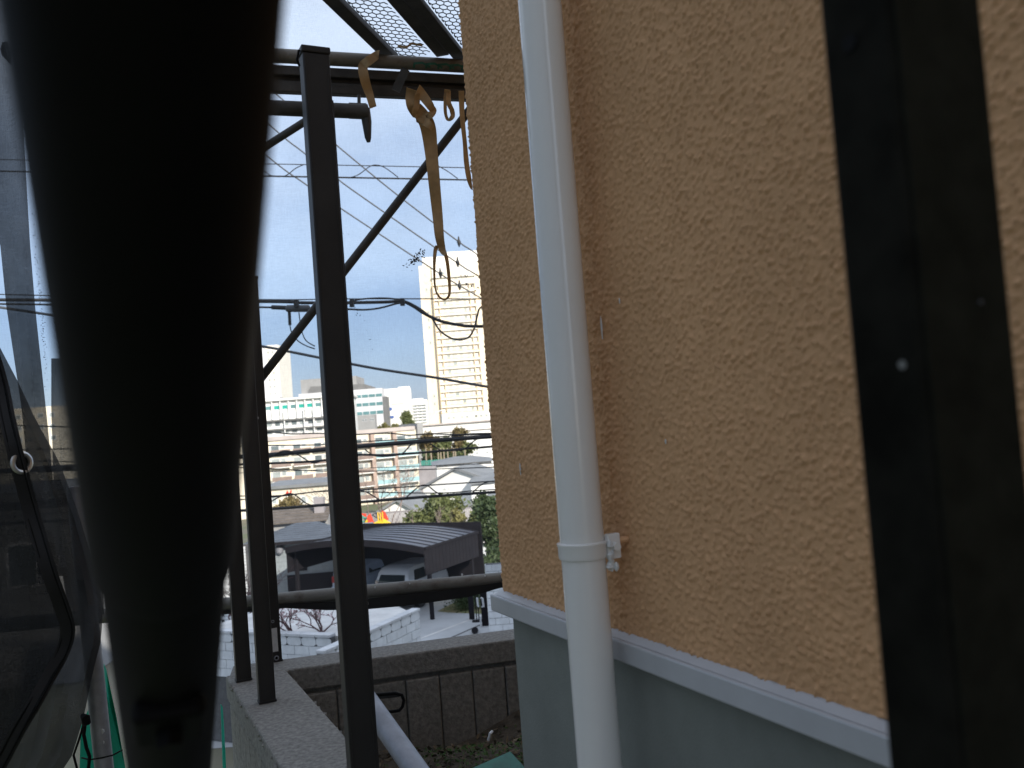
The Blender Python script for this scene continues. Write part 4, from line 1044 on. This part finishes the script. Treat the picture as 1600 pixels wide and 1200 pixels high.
for i in range(NR):                                # slate courses, each lapping the one below
    f0, f1 = i / NR, (i + 1) / NR
    a_, b_, c_, d_ = (fa.pt(ua - .4 + 1.8 * f0, za + (zr - za) * f0, .45 - 2.9 * f0), fa.pt(ub + .4 - 2.6 * f0, za + (zr - za) * f0, .45 - 2.9 * f0),
                      fa.pt(ub + .4 - 2.6 * f1, za + (zr - za) * f1, .45 - 2.9 * f1), fa.pt(ua - .4 + 1.8 * f1, za + (zr - za) * f1, .45 - 2.9 * f1))
    part('slate_course', MB().prism([a_ + UP * .03, b_ + UP * .03, c_, d_], UP * .05), M_slate, an)
part('gutter', fa.slab(ua - .45, ub + .45, za - .06, za + .06, .40, .52), M_darkpanel, an)
u_, z_ = fa.uv(438, 858); lamp = part('wall_lamp', MB().tube([fa.pt(u_, z_ - .2, .12), fa.pt(u_, z_ - .12, .12), fa.pt(u_, z_ + .08, .12), fa.pt(u_, z_ + .16, .12), fa.pt(u_, z_ + .22, .1)], [.06, .15, .17, .10, .04], 12), M_galv, an, smooth=True)
part('bracket', fa.slab(u_ - .04, u_ + .04, z_ + .1, z_ + .2, .0, .14), M_black, lamp)
u0_, z1_ = fa.uv(450, 856); u1_, _ = fa.uv(478, 856)
window(fa, an, u0_, u1_, z1_ - 1.0, z1_, M_darkpanel, M_darkpanel)
part('door', fa.slab(u0_ - .1, u1_ + 1.2, -5.4, z1_ - 1.15, .004, .06), M_darkpanel, an)
for k in range(15):
    z0_ = -5.4 + .05 + k * .2
    if z0_ + .19 > za: break
    for j in range(3):
        uL = fa.uv(424, 880)[0] + j * .34 + (.17 if k % 2 else 0)
        part('brick', fa.slab(uL, uL + .325, z0_, z0_ + .19, .002, .012), M_greybrick, an)
# ================================================================== PLAYGROUND, FENCES, SMALL HOUSES
pg = thing('playground_slide', 'red and yellow playground tower with a yellow slide behind the carport', 'slide', gat(590, 830, 46))
fp = Fac(P(572, 830, 46), 84)
def fpx(x, y): u_, z_ = fp.uv(x, y); return u_, z_
def pan(nm, poly, m_, o0=0., th=.1): part(nm, MB().prism([fp.pt(*fpx(x, y), o0) for x, y in poly], fp.o * th), m_, pg)
pan('red_panel', [(574, 806), (579, 802), (588, 824), (585, 831), (573, 831)], M_red)
pan('red_panel', [(595, 801), (600, 803), (606, 815), (603, 818), (594, 812)], M_red, -1.2)
pan('red_panel', [(560, 804), (571, 805), (571, 812), (560, 813)], M_red, -.8)
pan('red_panel', [(584, 826), (590, 823), (592, 830), (582, 831)], M_red, .3)
for x0_ in (590, 593.5, 597): pan('tower_post', [(x0_, 800), (x0_ + 1.4, 799), (x0_ + 3, 818), (x0_ + 1.4, 818)], M_yellow, .2)
part('slide_chute', MB().ribbon([fp.pt(*fpx(590, 815), .2), fp.pt(*fpx(600, 820), .5), fp.pt(*fpx(618, 829), 1.2), fp.pt(*fpx(628, 836), 1.6)], .85, V((0, -.3, 1)), .12), M_yellow, pg)
part('deck', MB().cbox(fp.pt(*fpx(592, 822), -.2), fp.d * .9, fp.o * .9, UP * .12), M_yellow, pg)
for i, (x, y) in enumerate(((565, 824), (569, 818), (562, 815))):
    part('climbing_loop', MB().ring(fp.pt(*fpx(x, y), -.3), fp.o + fp.d * .3, .28, .045, 18, 6), M_teal, pg, smooth=True)
part('climbing_arch', MB().tube([fp.pt(*fpx(x, y), .2) for x, y in ((562, 832), (565, 826), (570, 820), (574, 812))], .06, 8), M_yellow, pg, smooth=True)
for x in (574, 588, 600):
    u_, z_ = fpx(x, 828); part('leg', MB().tube([fp.pt(u_, gz(46) - .1, -.2), fp.pt(u_, z_, -.2)], .06, 8), M_yellow, pg)

def plank_fence(label, x0_, x1_, yt, yb, d, azd, n):
    f_ = Fac(P(x0_, yt, d), azd); u1_ = f_.uv(x1_, yt)[0]; zt = f_.uv(x0_, yt)[1]; zb = gz(f_.p.y)
    t = thing('board_fence', label, 'fence', f_.pt(0, zb))
    for i in range(n): part('board', f_.slab(u1_ * i / n + .012, u1_ * (i + 1) / n - .012, zb, zt + random.uniform(-.01, .01), 0, .05), M_fenceg, t)
    part('rail', f_.slab(0, u1_, zt - .12, zt - .02, -.06, -.005), M_fenceg, t)
plank_fence('grey upright board fence behind the yellow slide', 556, 660, 803, 826, 52, 90, 44)
plank_fence('grey board fence in front of the white house right of the olive tree', 700, 792, 795, 820, 56, 90, 30)

def gable_house(label, x0_, x1_, xa, yeL, yeR, ya, d, azd, dep, name='gabled_house', wallm=M_white, roofm=M_roofg, wins=()):
    f_ = Fac(P(x0_, yeL, d), azd); u1_ = f_.uv(x1_, yeR)[0]; zl = f_.uv(x0_, yeL)[1]; zr_ = f_.uv(x1_, yeR)[1]; ua_, za_ = f_.uv(xa, ya)
    zb = gz(f_.p.y) - .5; t = thing(name, label, 'house', f_.pt(0, zb))
    part('wall', MB().prism([f_.pt(0, zb), f_.pt(u1_, zb), f_.pt(u1_, zr_), f_.pt(ua_, za_), f_.pt(0, zl)], -f_.o * dep), wallm, t)
    for (a_, b_) in (((-.3, zl - .12), (ua_, za_ + .02)), ((ua_, za_ + .02), (u1_ + .3, zr_ - .12))):
        part('roof', MB().prism([f_.pt(a_[0], a_[1] + .02, .3), f_.pt(b_[0], b_[1] + .02, .3), f_.pt(b_[0], b_[1] + .22, .3), f_.pt(a_[0], a_[1] + .22, .3)], -f_.o * (dep + .6)), roofm, t)
    for (x, y, x2, y2) in wins:
        a0, z1w = f_.uv(x, y); a1, z0w = f_.uv(x2, y2); window(f_, t, a0, a1, z0w, z1w, M_winl)
    return t, f_
gable_house('white gabled house with blank front wall before the wooded slope', 661, 768, 712, 764, 752, 734, 74, 108, 4.5, wins=((692, 762, 698, 766), (700, 761, 704, 765)))
gable_house('small white gable peeking above the board fence near the slide', 594, 646, 621, 801, 799, 784, 66, 96, 7)
gable_house('white gable just left of the dark evergreen at the wall edge', 716, 790, 762, 800, 788, 778, 62, 100, 8)
fh = Fac(P(682, 730, 88), 84)
hh_ = thing('hip_roof_house', 'white two storey house with grey hipped roof behind the blank gabled house', 'house', fh.pt(0, gz(88)))
u1_ = fh.uv(768, 724)[0]; ze = fh.uv(690, 726)[1]; zh = fh.uv(720, 715)[1]
part('wall', fh.slab(0, u1_, gz(88) - .5, ze, -8, 0), M_white, hh_)
A_ = [fh.pt(-.5, ze, .5), fh.pt(u1_ + .5, ze, .5), fh.pt(u1_ + .5, ze, -8.5), fh.pt(-.5, ze, -8.5), fh.pt(2.0, zh, -4), fh.pt(u1_ - 2.0, zh, -4)]
part('roof', MB().add(A_, [(0, 1, 5, 4), (1, 2, 5), (2, 3, 4, 5), (3, 0, 4), (0, 3, 2, 1)]), M_roofg, hh_)
for (x, y, x2, y2) in ((736, 730, 741, 737), (745, 730, 752, 737), (738, 744, 744, 750), (750, 742, 757, 750)):
    a0, z1w = fh.uv(x, y); a1, z0w = fh.uv(x2, y2); window(fh, hh_, a0, a1, z0w, z1w, M_winl)
part('balcony_rail', fh.slab(fh.uv(730, 740)[0], fh.uv(764, 740)[0], fh.uv(735, 743)[1], fh.uv(735, 738)[1], .5, .55), M_off, hh_)
f_ = Fac(P(736, 760, 70), 88)
sh = thing('lean_to', 'low shed with pale grey roof by the orange wall edge under the low cables', 'shed', f_.pt(0, gz(70)))
part('wall', f_.slab(0, 3.0, gz(70), f_.uv(740, 757)[1], -3, 0), M_white, sh)
part('roof', MB().prism([f_.pt(-.1, f_.uv(737, 757)[1], .3), f_.pt(3.2, f_.uv(737, 757)[1] + .1, .3), f_.pt(3.0, f_.uv(739, 746)[1], -3.2), f_.pt(.3, f_.uv(739, 746)[1], -3.2)], UP * .1), M_roofg, sh)
single('orange_shed', Fac(P(760, 745, 80), 90).slab(0, 2.4, gz(80), P(760, 737, 80).z, -2, 0), mat('orange_wall', (.5, .2, .08), .7), 'small orange block glimpsed at the wall edge by the shed', 'shed')

# left of the tall post: low houses
f_ = Fac(P(412, 772, 74), 86)
lh = thing('low_house', 'cream low house with a red painted mark left of the tall post', 'house', f_.pt(0, gz(74)))
u1_ = f_.uv(520, 770)[0]; z1_ = f_.uv(430, 764)[1]
part('wall', f_.slab(0, u1_, gz(74), z1_, -8, 0), M_cream, lh)
part('roof', f_.slab(-.3, u1_ + .3, z1_ + .002, z1_ + .25, -8.3, .3), M_roofg, lh)
for x in (424, 446, 470, 488):
    a0, z1w = f_.uv(x, 775); a1, z0w = f_.uv(x + 10, 787); window(f_, lh, a0, a1, z0w, z1w, M_winl)
part('red_mark', MB().prism([f_.pt(*f_.uv(x, y), .01) for x, y in ((446, 772), (449, 766), (452, 771), (455, 764), (456, 768), (452, 776), (450, 773), (447, 778))], f_.o * .03), M_red, lh)
f_ = Fac(P(424, 812, 44), 88)
rs = thing('tiled_shed', 'low brown roofed shed just above the slate roof', 'shed', f_.pt(0, gz(44)))
u1_ = f_.uv(512, 808)[0]; z1_ = f_.uv(440, 818)[1]
part('wall', f_.slab(0, u1_, gz(44), z1_, -3, 0), M_grey, rs)
for i in range(5):
    f0, f1 = i / 5, (i + 1) / 5
    part('roof_course', MB().prism([f_.pt(-.3, z1_ + .55 * f0, .3 - 2 * f0), f_.pt(u1_, z1_ + .55 * f0, .3 - 2 * f0), f_.pt(u1_, z1_ + .55 * f1 - .03, .3 - 2 * f1), f_.pt(-.3, z1_ + .55 * f1 - .03, .3 - 2 * f1)], UP * .06), M_stone, rs)
part('chimney_box', f_.slab(u1_ * .72, u1_ * .72 + .5, z1_ + .1, z1_ + 1.1, -1.2, -.7), M_fenceg, rs)

# ================================================================== APARTMENT BLOCK
fb = Fac(P(400, 700, 168), 62)
zt = fb.uv(500, 683)[1]; zb = gz(200) - .5
ap = thing('apartment_block', 'long cream apartment block with brown piers and pale blue balconies', 'building', fb.pt(0, zb))
uR = fb.uv(651, 690)[0]
part('wall', fb.slab(-20, uR, zb, zt, -11, 0), M_cream, ap)
part('parapet', fb.slab(-20, uR - .3, zt + .003, zt + .8, -.5, .35), M_pink, ap)
part('end_fin', fb.slab(uR + .002, uR + 1.3, zb, zt + 1.3, -10, .9), M_grey, ap)
flo = []
for (yt, yb) in ((679, 688), (698, 708), (717, 728), (736, 748), (756, 768)): flo.append((fb.uv(632, yt)[1], fb.uv(632, yb)[1]))
bays = [(618.5, 650, 'g'), (584, 613.5, 'g'), (552, 579, 'b'), (520, 548, 'b'), (488, 516, 'b'), (455, 484, 'b'), (420, 451, 'b')]
for (xa, xb, kd) in bays:
    u0_, u1_ = fb.uv(xa, 700)[0], fb.uv(xb, 700)[0]
    if xa > 540: part('pier', fb.slab(u0_ - .9, u0_ - .12, zb, zt - .02, .003, 1.25), M_brown, ap)
    for (z1_, z0_) in flo:
        h_ = z1_ - z0_
        window(fb, ap, u0_ + .3, u0_ + (u1_ - u0_) * .52, z0_ + .1, z1_ - .1, M_win if random.random() < .4 or z1_ == flo[0][0] else M_winl, M_off, fw_=.12)
        window(fb, ap, u0_ + (u1_ - u0_) * .56, u0_ + (u1_ - u0_) * .82, z0_ + .4, z1_ - .1, M_winl, M_off, fw_=.12)
        part('balcony_slab', fb.slab(u0_, u1_, z0_ - h_ * .50, z0_ - h_ * .38, .004, 1.3), M_white, ap)
        part('balcony_rail', fb.slab(u0_, u1_, z0_ - h_ * .37, z0_ + h_ * .18, 1.18, 1.26), M_glassb if kd == 'g' else M_railb, ap)

# ================================================================== FAR BUILDINGS
def block(name, label, x0_, x1_, yt, d, azd, dep, wallm, zb=None, cat='building'):
    f_ = Fac(P(x0_, yt, d), azd); u1_ = f_.uv(x1_, yt)[0]; z1_ = f_.uv((x0_ + x1_) / 2, yt)[1]; zb = zb if zb is not None else -14.5
    t = thing(name, label, cat, f_.pt(0, zb)); part('wall', f_.slab(0, u1_, zb, z1_, -dep, 0), wallm, t)
    return t, f_, u1_, z1_
# teal glazed building
t, f_, u1_, z1_ = block('glazed_building', 'white building with teal top storey windows and slim fins left of the tall post', 300, 548, 627, 230, 84, 20, M_white)
part('roof_slab', f_.slab(-1, u1_ + .5, z1_ + .005, z1_ + .5, -20, 1.2), M_white, t)
zz = lambda y: f_.uv(455, y)[1]
xs_ = [412 + k * 13 for k in range(-6, 11)]
for i, x in enumerate(xs_):
    a0 = f_.uv(x + 2, 635)[0]; a1 = f_.uv(x + 12, 635)[0]
    window(f_, t, a0, a1, zz(639), zz(631.5), M_tealg if i % 3 else M_tealb, M_white, fw_=.15)
    window(f_, t, a0, a1, zz(665), zz(657), M_win if i % 2 else M_winl, M_off, fw_=.2)
    window(f_, t, a0, a1, zz(677), zz(671), M_winl if i % 3 else M_win, M_off, fw_=.2)
    part('fin', f_.slab(a0 - .42, a0 - .14, zz(654), z1_, .004, .8), M_white, t)
for x in (444, 475, 490, 536):
    a0 = f_.uv(x, 650)[0]; part('mast', f_.slab(a0, a0 + .25, zz(680), zz(640), .9, 1.15), M_white, t)
part('ledge', f_.slab(-1, u1_, zz(656.5), zz(654.5), .005, 1.2), M_dgrey, t)
part('ledge', f_.slab(-1, u1_, zz(670.5), zz(668.5), .005, 1.2), M_dgrey, t)
# office with teal bands
t, f_, u1_, z1_ = block('office_building', 'pale office block with dark teal window bands behind the tall post', 466, 597, 611, 300, 88, 26, M_off)
zz = lambda y: f_.uv(565, y)[1]
for (ya, yb) in ((617, 621.5), (630, 635), (643.5, 648.5)):
    for k in range(12):
        part('window_band', f_.slab(u1_ * k / 12 + .15, u1_ * (k + 1) / 12 - .15, zz(yb), zz(ya), .004, .12), M_tealb, t)
part('corner_fin', f_.slab(u1_ + .002, u1_ + 1.2, -14, z1_ - 3, -20, .2), M_dgrey, t)
part('lower_front', f_.slab(fb and f_.uv(559, 660)[0], f_.uv(589, 660)[0], -14.5, zz(649.5), .13, 5), M_grey, t)
for x in (569, 573, 581, 584): window(f_, t, f_.uv(x, 655)[0], f_.uv(x + 3, 655)[0], zz(659), zz(655), M_win, M_off, o=5, fw_=.1)
part('stair_tower', f_.slab(f_.uv(549, 660)[0], f_.uv(558, 660)[0], -14.5, zz(651), .13, 5.2), M_off, t)
for y in (655, 664): window(f_, t, f_.uv(551, y)[0], f_.uv(557, y)[0], zz(y + 6), zz(y), M_win, M_grey, o=5.2, fw_=.1)
part('roof_block', f_.slab(f_.uv(468, 600)[0], f_.uv(556, 600)[0], z1_ + .005, zz(586), -22, -2), M_grey, t)
ua_, ub_ = f_.uv(480, 604)[0], f_.uv(580, 604)[0]
part('round_roof', MB().prism([f_.pt(ua_, z1_ + .01, -.5), f_.pt(ub_, z1_ + .01, -.5), f_.pt(ub_ - .3, zz(604), -.5), f_.pt(ub_ - 2.5, zz(600), -.5), f_.pt(ua_ + 1, zz(598), -.5)], f_.o * -14), M_dgrey, t)
# white signed building
t, f_, u1_, z1_ = block('white_building', 'bright white blank building with two small blue signs right of the tall post', 588, 641, 607, 310, 84, 20, M_white)
zz = lambda y: f_.uv(615, y)[1]
part('roof_box', f_.slab(f_.uv(622, 606)[0], u1_ - .2, z1_ + .005, zz(605), -10, -1), M_white, t)
for (x, y, x2, y2) in ((604, 637, 613, 642), (605, 650, 616, 654)):
    part('sign', MB().prism([f_.pt(*f_.uv(a_, b_), .02) for a_, b_ in ((x, y), (x2 - 1, y - .5), (x2, y2 - 2), (x2 - 3, y2), (x + 2, y2 - 1.5))], f_.o * .3), M_blue, t)
for x in (608, 616): window(f_, t, f_.uv(x, 611)[0], f_.uv(x + 5, 611)[0], zz(612.5), zz(610.5), M_winl, M_off, fw_=.1)
for y in (619, 628): part('joint_band', f_.slab(.3, u1_ - .3, zz(y + .7), zz(y), .004, .05), M_off, t)
part('tan_band', f_.slab(f_.uv(612, 630)[0], f_.uv(632, 630)[0], zz(632.5), zz(630), .06, .12), M_creamT, t)
# small balcony block
t, f_, u1_, z1_ = block('balcony_block', 'small white slab block with three columns of balconies left of the tower', 642, 667, 625, 320, 86, 14, M_white)
zz = lambda y: f_.uv(654, y)[1]
part('roof_box', f_.slab(.4, u1_ * .75, z1_ + .005, zz(622.5), -10, -1), M_white, t)
for k in range(7):
    y = 629 + k * 4.6
    for c in range(3):
        a0 = u1_ * (.10 + .29 * c); a1 = a0 + u1_ * .24
        window(f_, t, a0, a1, zz(y + 2.6), zz(y), M_winl, M_off, fw_=.1)
        part('balcony', f_.slab(a0 - .1, a1 + .1, zz(y + 3.8), zz(y + 2.8), .005, .9), M_white, t)
# the tower
ft = Fac(P(660, 500, 345), 86)
zt = ft.uv(705, 399)[1]; uT = ft.uv(775, 500)[0]
tw = thing('tower_block', 'tall sunlit cream residential tower beside the orange wall edge', 'tower', ft.pt(0, -14.5))
part('shaft', ft.slab(0, uT, -14.5, zt - 3.5, -24, 0), M_creamT, tw)
part('top_storey', ft.slab(1.6, uT - 1.2, zt - 3.495, zt, -22, -.8), M_towerw, tw)
part('crown', ft.slab(uT * .38, uT - 3, zt + .005, zt + 2.2, -18, -4), M_towerw, tw)
cx0, cx1 = ft.uv(680, 500)[0], ft.uv(747, 500)[0]
part('centre_bay', ft.slab(cx0, cx1, -14.4, zt - 4, .004, .9), M_towerw, tw)
fh_ = 3.05; nf = int((zt - 4 + 14.4 - 20) / fh_)
cols = [ft.uv(x, 500)[0] for x in (680, 688.5, 737, 745.5)]
for cxx in cols: part('pilaster', ft.slab(cxx - .14, cxx + .14, -14.3, zt - 12, .905, 2.0), M_tfin, tw)
for k in range(nf):
    z_ = zt - 8 - k * fh_
    part('balcony_rail', ft.slab(cx0 + .1, cx1 - .1, z_ - .35, z_ + .10, 1.75, 1.86), M_tfin if k > 2 else M_creamT, tw)
    part('balcony_slab', ft.slab(cx0, cx1, z_ - 1.0, z_ - .36, .905, 1.9), M_towerw, tw)
    for (x, w_) in ((668, 4), (694, 6), (703, 7), (714, 6), (726, 5), (752, 5)):
        if random.random() < .84:
            a0 = ft.uv(x, 500)[0]; o_ = .9 if 680 < x < 747 else 0
            window(ft, tw, a0, a0 + w_ / F * 345, z_ + .2, z_ + 1.7, M_winl if random.random() < .3 else M_winp, M_creamT, o=o_ + .006, fw_=.18)
# left tower
t, f_, u1_, z1_ = block('left_tower', 'pale beige high rise slice beside the drilled bronze post', 392, 434, 540, 400, 88, 25, M_towerw)
zz = lambda y: f_.uv(425, y)[1]
part('grey_bay', f_.slab(0, f_.uv(417, 580)[0], -14, z1_ - .1, .004, .6), M_off, t)
part('podium', f_.slab(-4, u1_ + 1, -14.5, zz(622), .61, 8), M_off, t)
for k in range(16):
    for x in (420, 427): window(f_, t, f_.uv(x, 600)[0], f_.uv(x + 4, 600)[0], z1_ - 4 - k * 3.2, z1_ - 2.6 - k * 3.2, M_winl, M_creamT, o=.006, fw_=.15)
# long low white buildings at the right
t, f_, u1_, z1_ = block('long_building', 'long white building with window row under the tower', 690, 800, 643, 250, 84, 16, M_white)
zz = lambda y: f_.uv(735, y)[1]
for x in (698, 706, 719, 727, 741, 749, 757): window(f_, t, f_.uv(x, 650)[0], f_.uv(x + 6, 650)[0], zz(653.5), zz(648), M_winl if x % 3 else M_win, M_cream, fw_=.25)
part('arch_sign', MB().tube([f_.pt(*f_.uv(x, y), .8) for x, y in ((676, 654), (681, 646), (687, 642), (694, 641))], .18, 8), M_off, t)
t, f_, u1_, z1_ = block('terraced_building', 'stepped white building with thin floor lines below the long white one', 650, 800, 661, 215, 80, 16, M_white)
zz = lambda y: f_.uv(740, y)[1]
part('roof_edge', f_.slab(-.5, u1_, z1_ + .005, z1_ + .35, -16, .7), M_pink, t)
for y in (671, 681): part('floor_line', f_.slab(0, u1_, zz(y + .8), zz(y), .004, .5), M_pink, t)
for x in (721, 731, 733.5, 746, 757):
    for y in (663, 673, 690): window(f_, t, f_.uv(x, y)[0], f_.uv(x + 3, y)[0], zz(y + 4), zz(y), M_winl, M_white, fw_=.2)
t, f_, u1_, z1_ = block('white_hall', 'white low hall half behind the woods at the wall edge', 724, 800, 700, 150, 86, 12, M_white)
zz = lambda y: f_.uv(755, y)[1]
for x in (743, 759): window(f_, t, f_.uv(x, 705)[0], f_.uv(x + 5, 705)[0], zz(709), zz(705), M_winl, M_off, fw_=.12)
# left edge glimpses
t, f_, u1_, z1_ = block('far_house', 'cream far building glimpsed through the net at the left edge', -120, 90, 642, 180, 92, 14, M_cream)
for k in range(12):
    for y in (650, 668, 686): window(f_, t, u1_ * (k + .2) / 12, u1_ * (k + .75) / 12, f_.uv(0, y + 8)[1], f_.uv(0, y)[1], M_winl, M_white, fw_=.15)
t, f_, u1_, z1_ = block('near_house', 'grey plastered neighbouring house behind the lower left nets', -500, 110, 800, 26, 88, 9, M_grey, zb=-5.4)
for x in (-260, -120, 10): window(f_, t, f_.uv(x, 850)[0], f_.uv(x + 50, 850)[0], f_.uv(x, 920)[1], f_.uv(x, 850)[1], M_win, M_off)
part('roof', f_.slab(-.5, u1_ + .4, z1_ + .005, z1_ + .25, -9.5, .5), M_roofg, t)
f_ = Fac(P(352, 850, 28), 92)
ww_ = thing('white_brick_wall', 'white brick wall sliver seen between the black brace and the posts', 'wall', f_.pt(0, -5.4))
zt = f_.uv(366, 852)[1]
part('mortar_core', f_.slab(-.6, .7, -5.4, zt, -.2, 0), M_mortar, ww_)
kz = -5.4
while kz + .09 < zt:
    for j in range(4): part('brick', f_.slab(-.58 + j * .31 + (.1 if int(kz * 10) % 2 else 0), -.58 + j * .31 + .30, kz + .006, kz + .092, .002, .03), M_wblock, ww_)
    kz += .1

# ------------------------------------------------------------------ far trees
g_ = gat(634, 639, 235); H_ = P(634, 639, 235).z - g_.z
tree('solitary conifer standing up before the white signed building', g_, H_, [(random.gauss(0, .25), 0, H_ - .5 - k * .75, .75 + .20 * k, .75 + .20 * k, .6) for k in range(10)], 9000, .26, M_leafm, clump=.55, name='conifer', group='trees on the slope')
tree_px('olive bush at the corner of the apartment block roof', 602, 657, 225, 22, 1600, M_leaff, 20, .3, name='bush', cat='shrub')
tree_px('low yellow green bush left of the conifer', 618, 662, 222, 20, 1200, M_leaff, 14, .3, name='bush', cat='shrub')
for lb, x, y, w_, lm, n in (('brownish tree at the left end of the wooded slope', 668, 672, 34, M_leafb, 3500), ('dark green tree in the middle of the wooded slope', 690, 678, 40, M_leafm, 4500),
                           ('tall reddish brown tree crowning the wooded slope', 712, 668, 34, M_leafb, 3500), ('olive tree at the right end of the wooded slope', 728, 690, 34, M_leafm, 3500),
                           ('darker green tree low on the wooded slope', 706, 694, 40, M_leafd, 4500), ('deep green tree next to the end fin of the apartment block', 672, 692, 34, M_leafd, 3500)):
    tree_px(lb, x, y, 140, w_, n, lm, 46, .26, group='trees on the slope')
for i, x in enumerate((663, 671, 682, 686, 691, 697, 706, 709, 724)):
    pz_ = P(x, 700, 132); g_ = V((pz_.x, pz_.y, gz(pz_.y)))
    single('pale_trunk', MB().tube([g_, g_ + V((.1, 0, 4)), V((pz_.x + .2, pz_.y, P(x, 700, 132).z))], [.22, .17, .10], 7), M_barkl, 'slender pale trunk, %s from the left along the wooded slope' % ('first second third fourth fifth sixth seventh eighth ninth'.split()[i]), 'trunk', 'pale trunks on the slope', smooth=True)
f_ = Fac(P(658, 724, 120), 88); u1_ = f_.uv(690, 720)[0]
gf = thing('green_fence', 'teal green mesh fence at the foot of the wooded slope', 'fence', f_.pt(0, gz(120)))
for k in range(10): part('fence_panel', f_.slab(u1_ * k / 10 + .03, u1_ * (k + 1) / 10 - .03, gz(120), f_.uv(670, 719)[1], 0, .05), M_teal, gf)
f_ = Fac(P(654, 732, 116), 88); u1_ = f_.uv(700, 730)[0]
single('retaining_bank', f_.slab(0, u1_, gz(116), f_.uv(670, 729)[1], -3, 0), M_fenceg, 'greyish bank wall below the green mesh fence', 'bank')
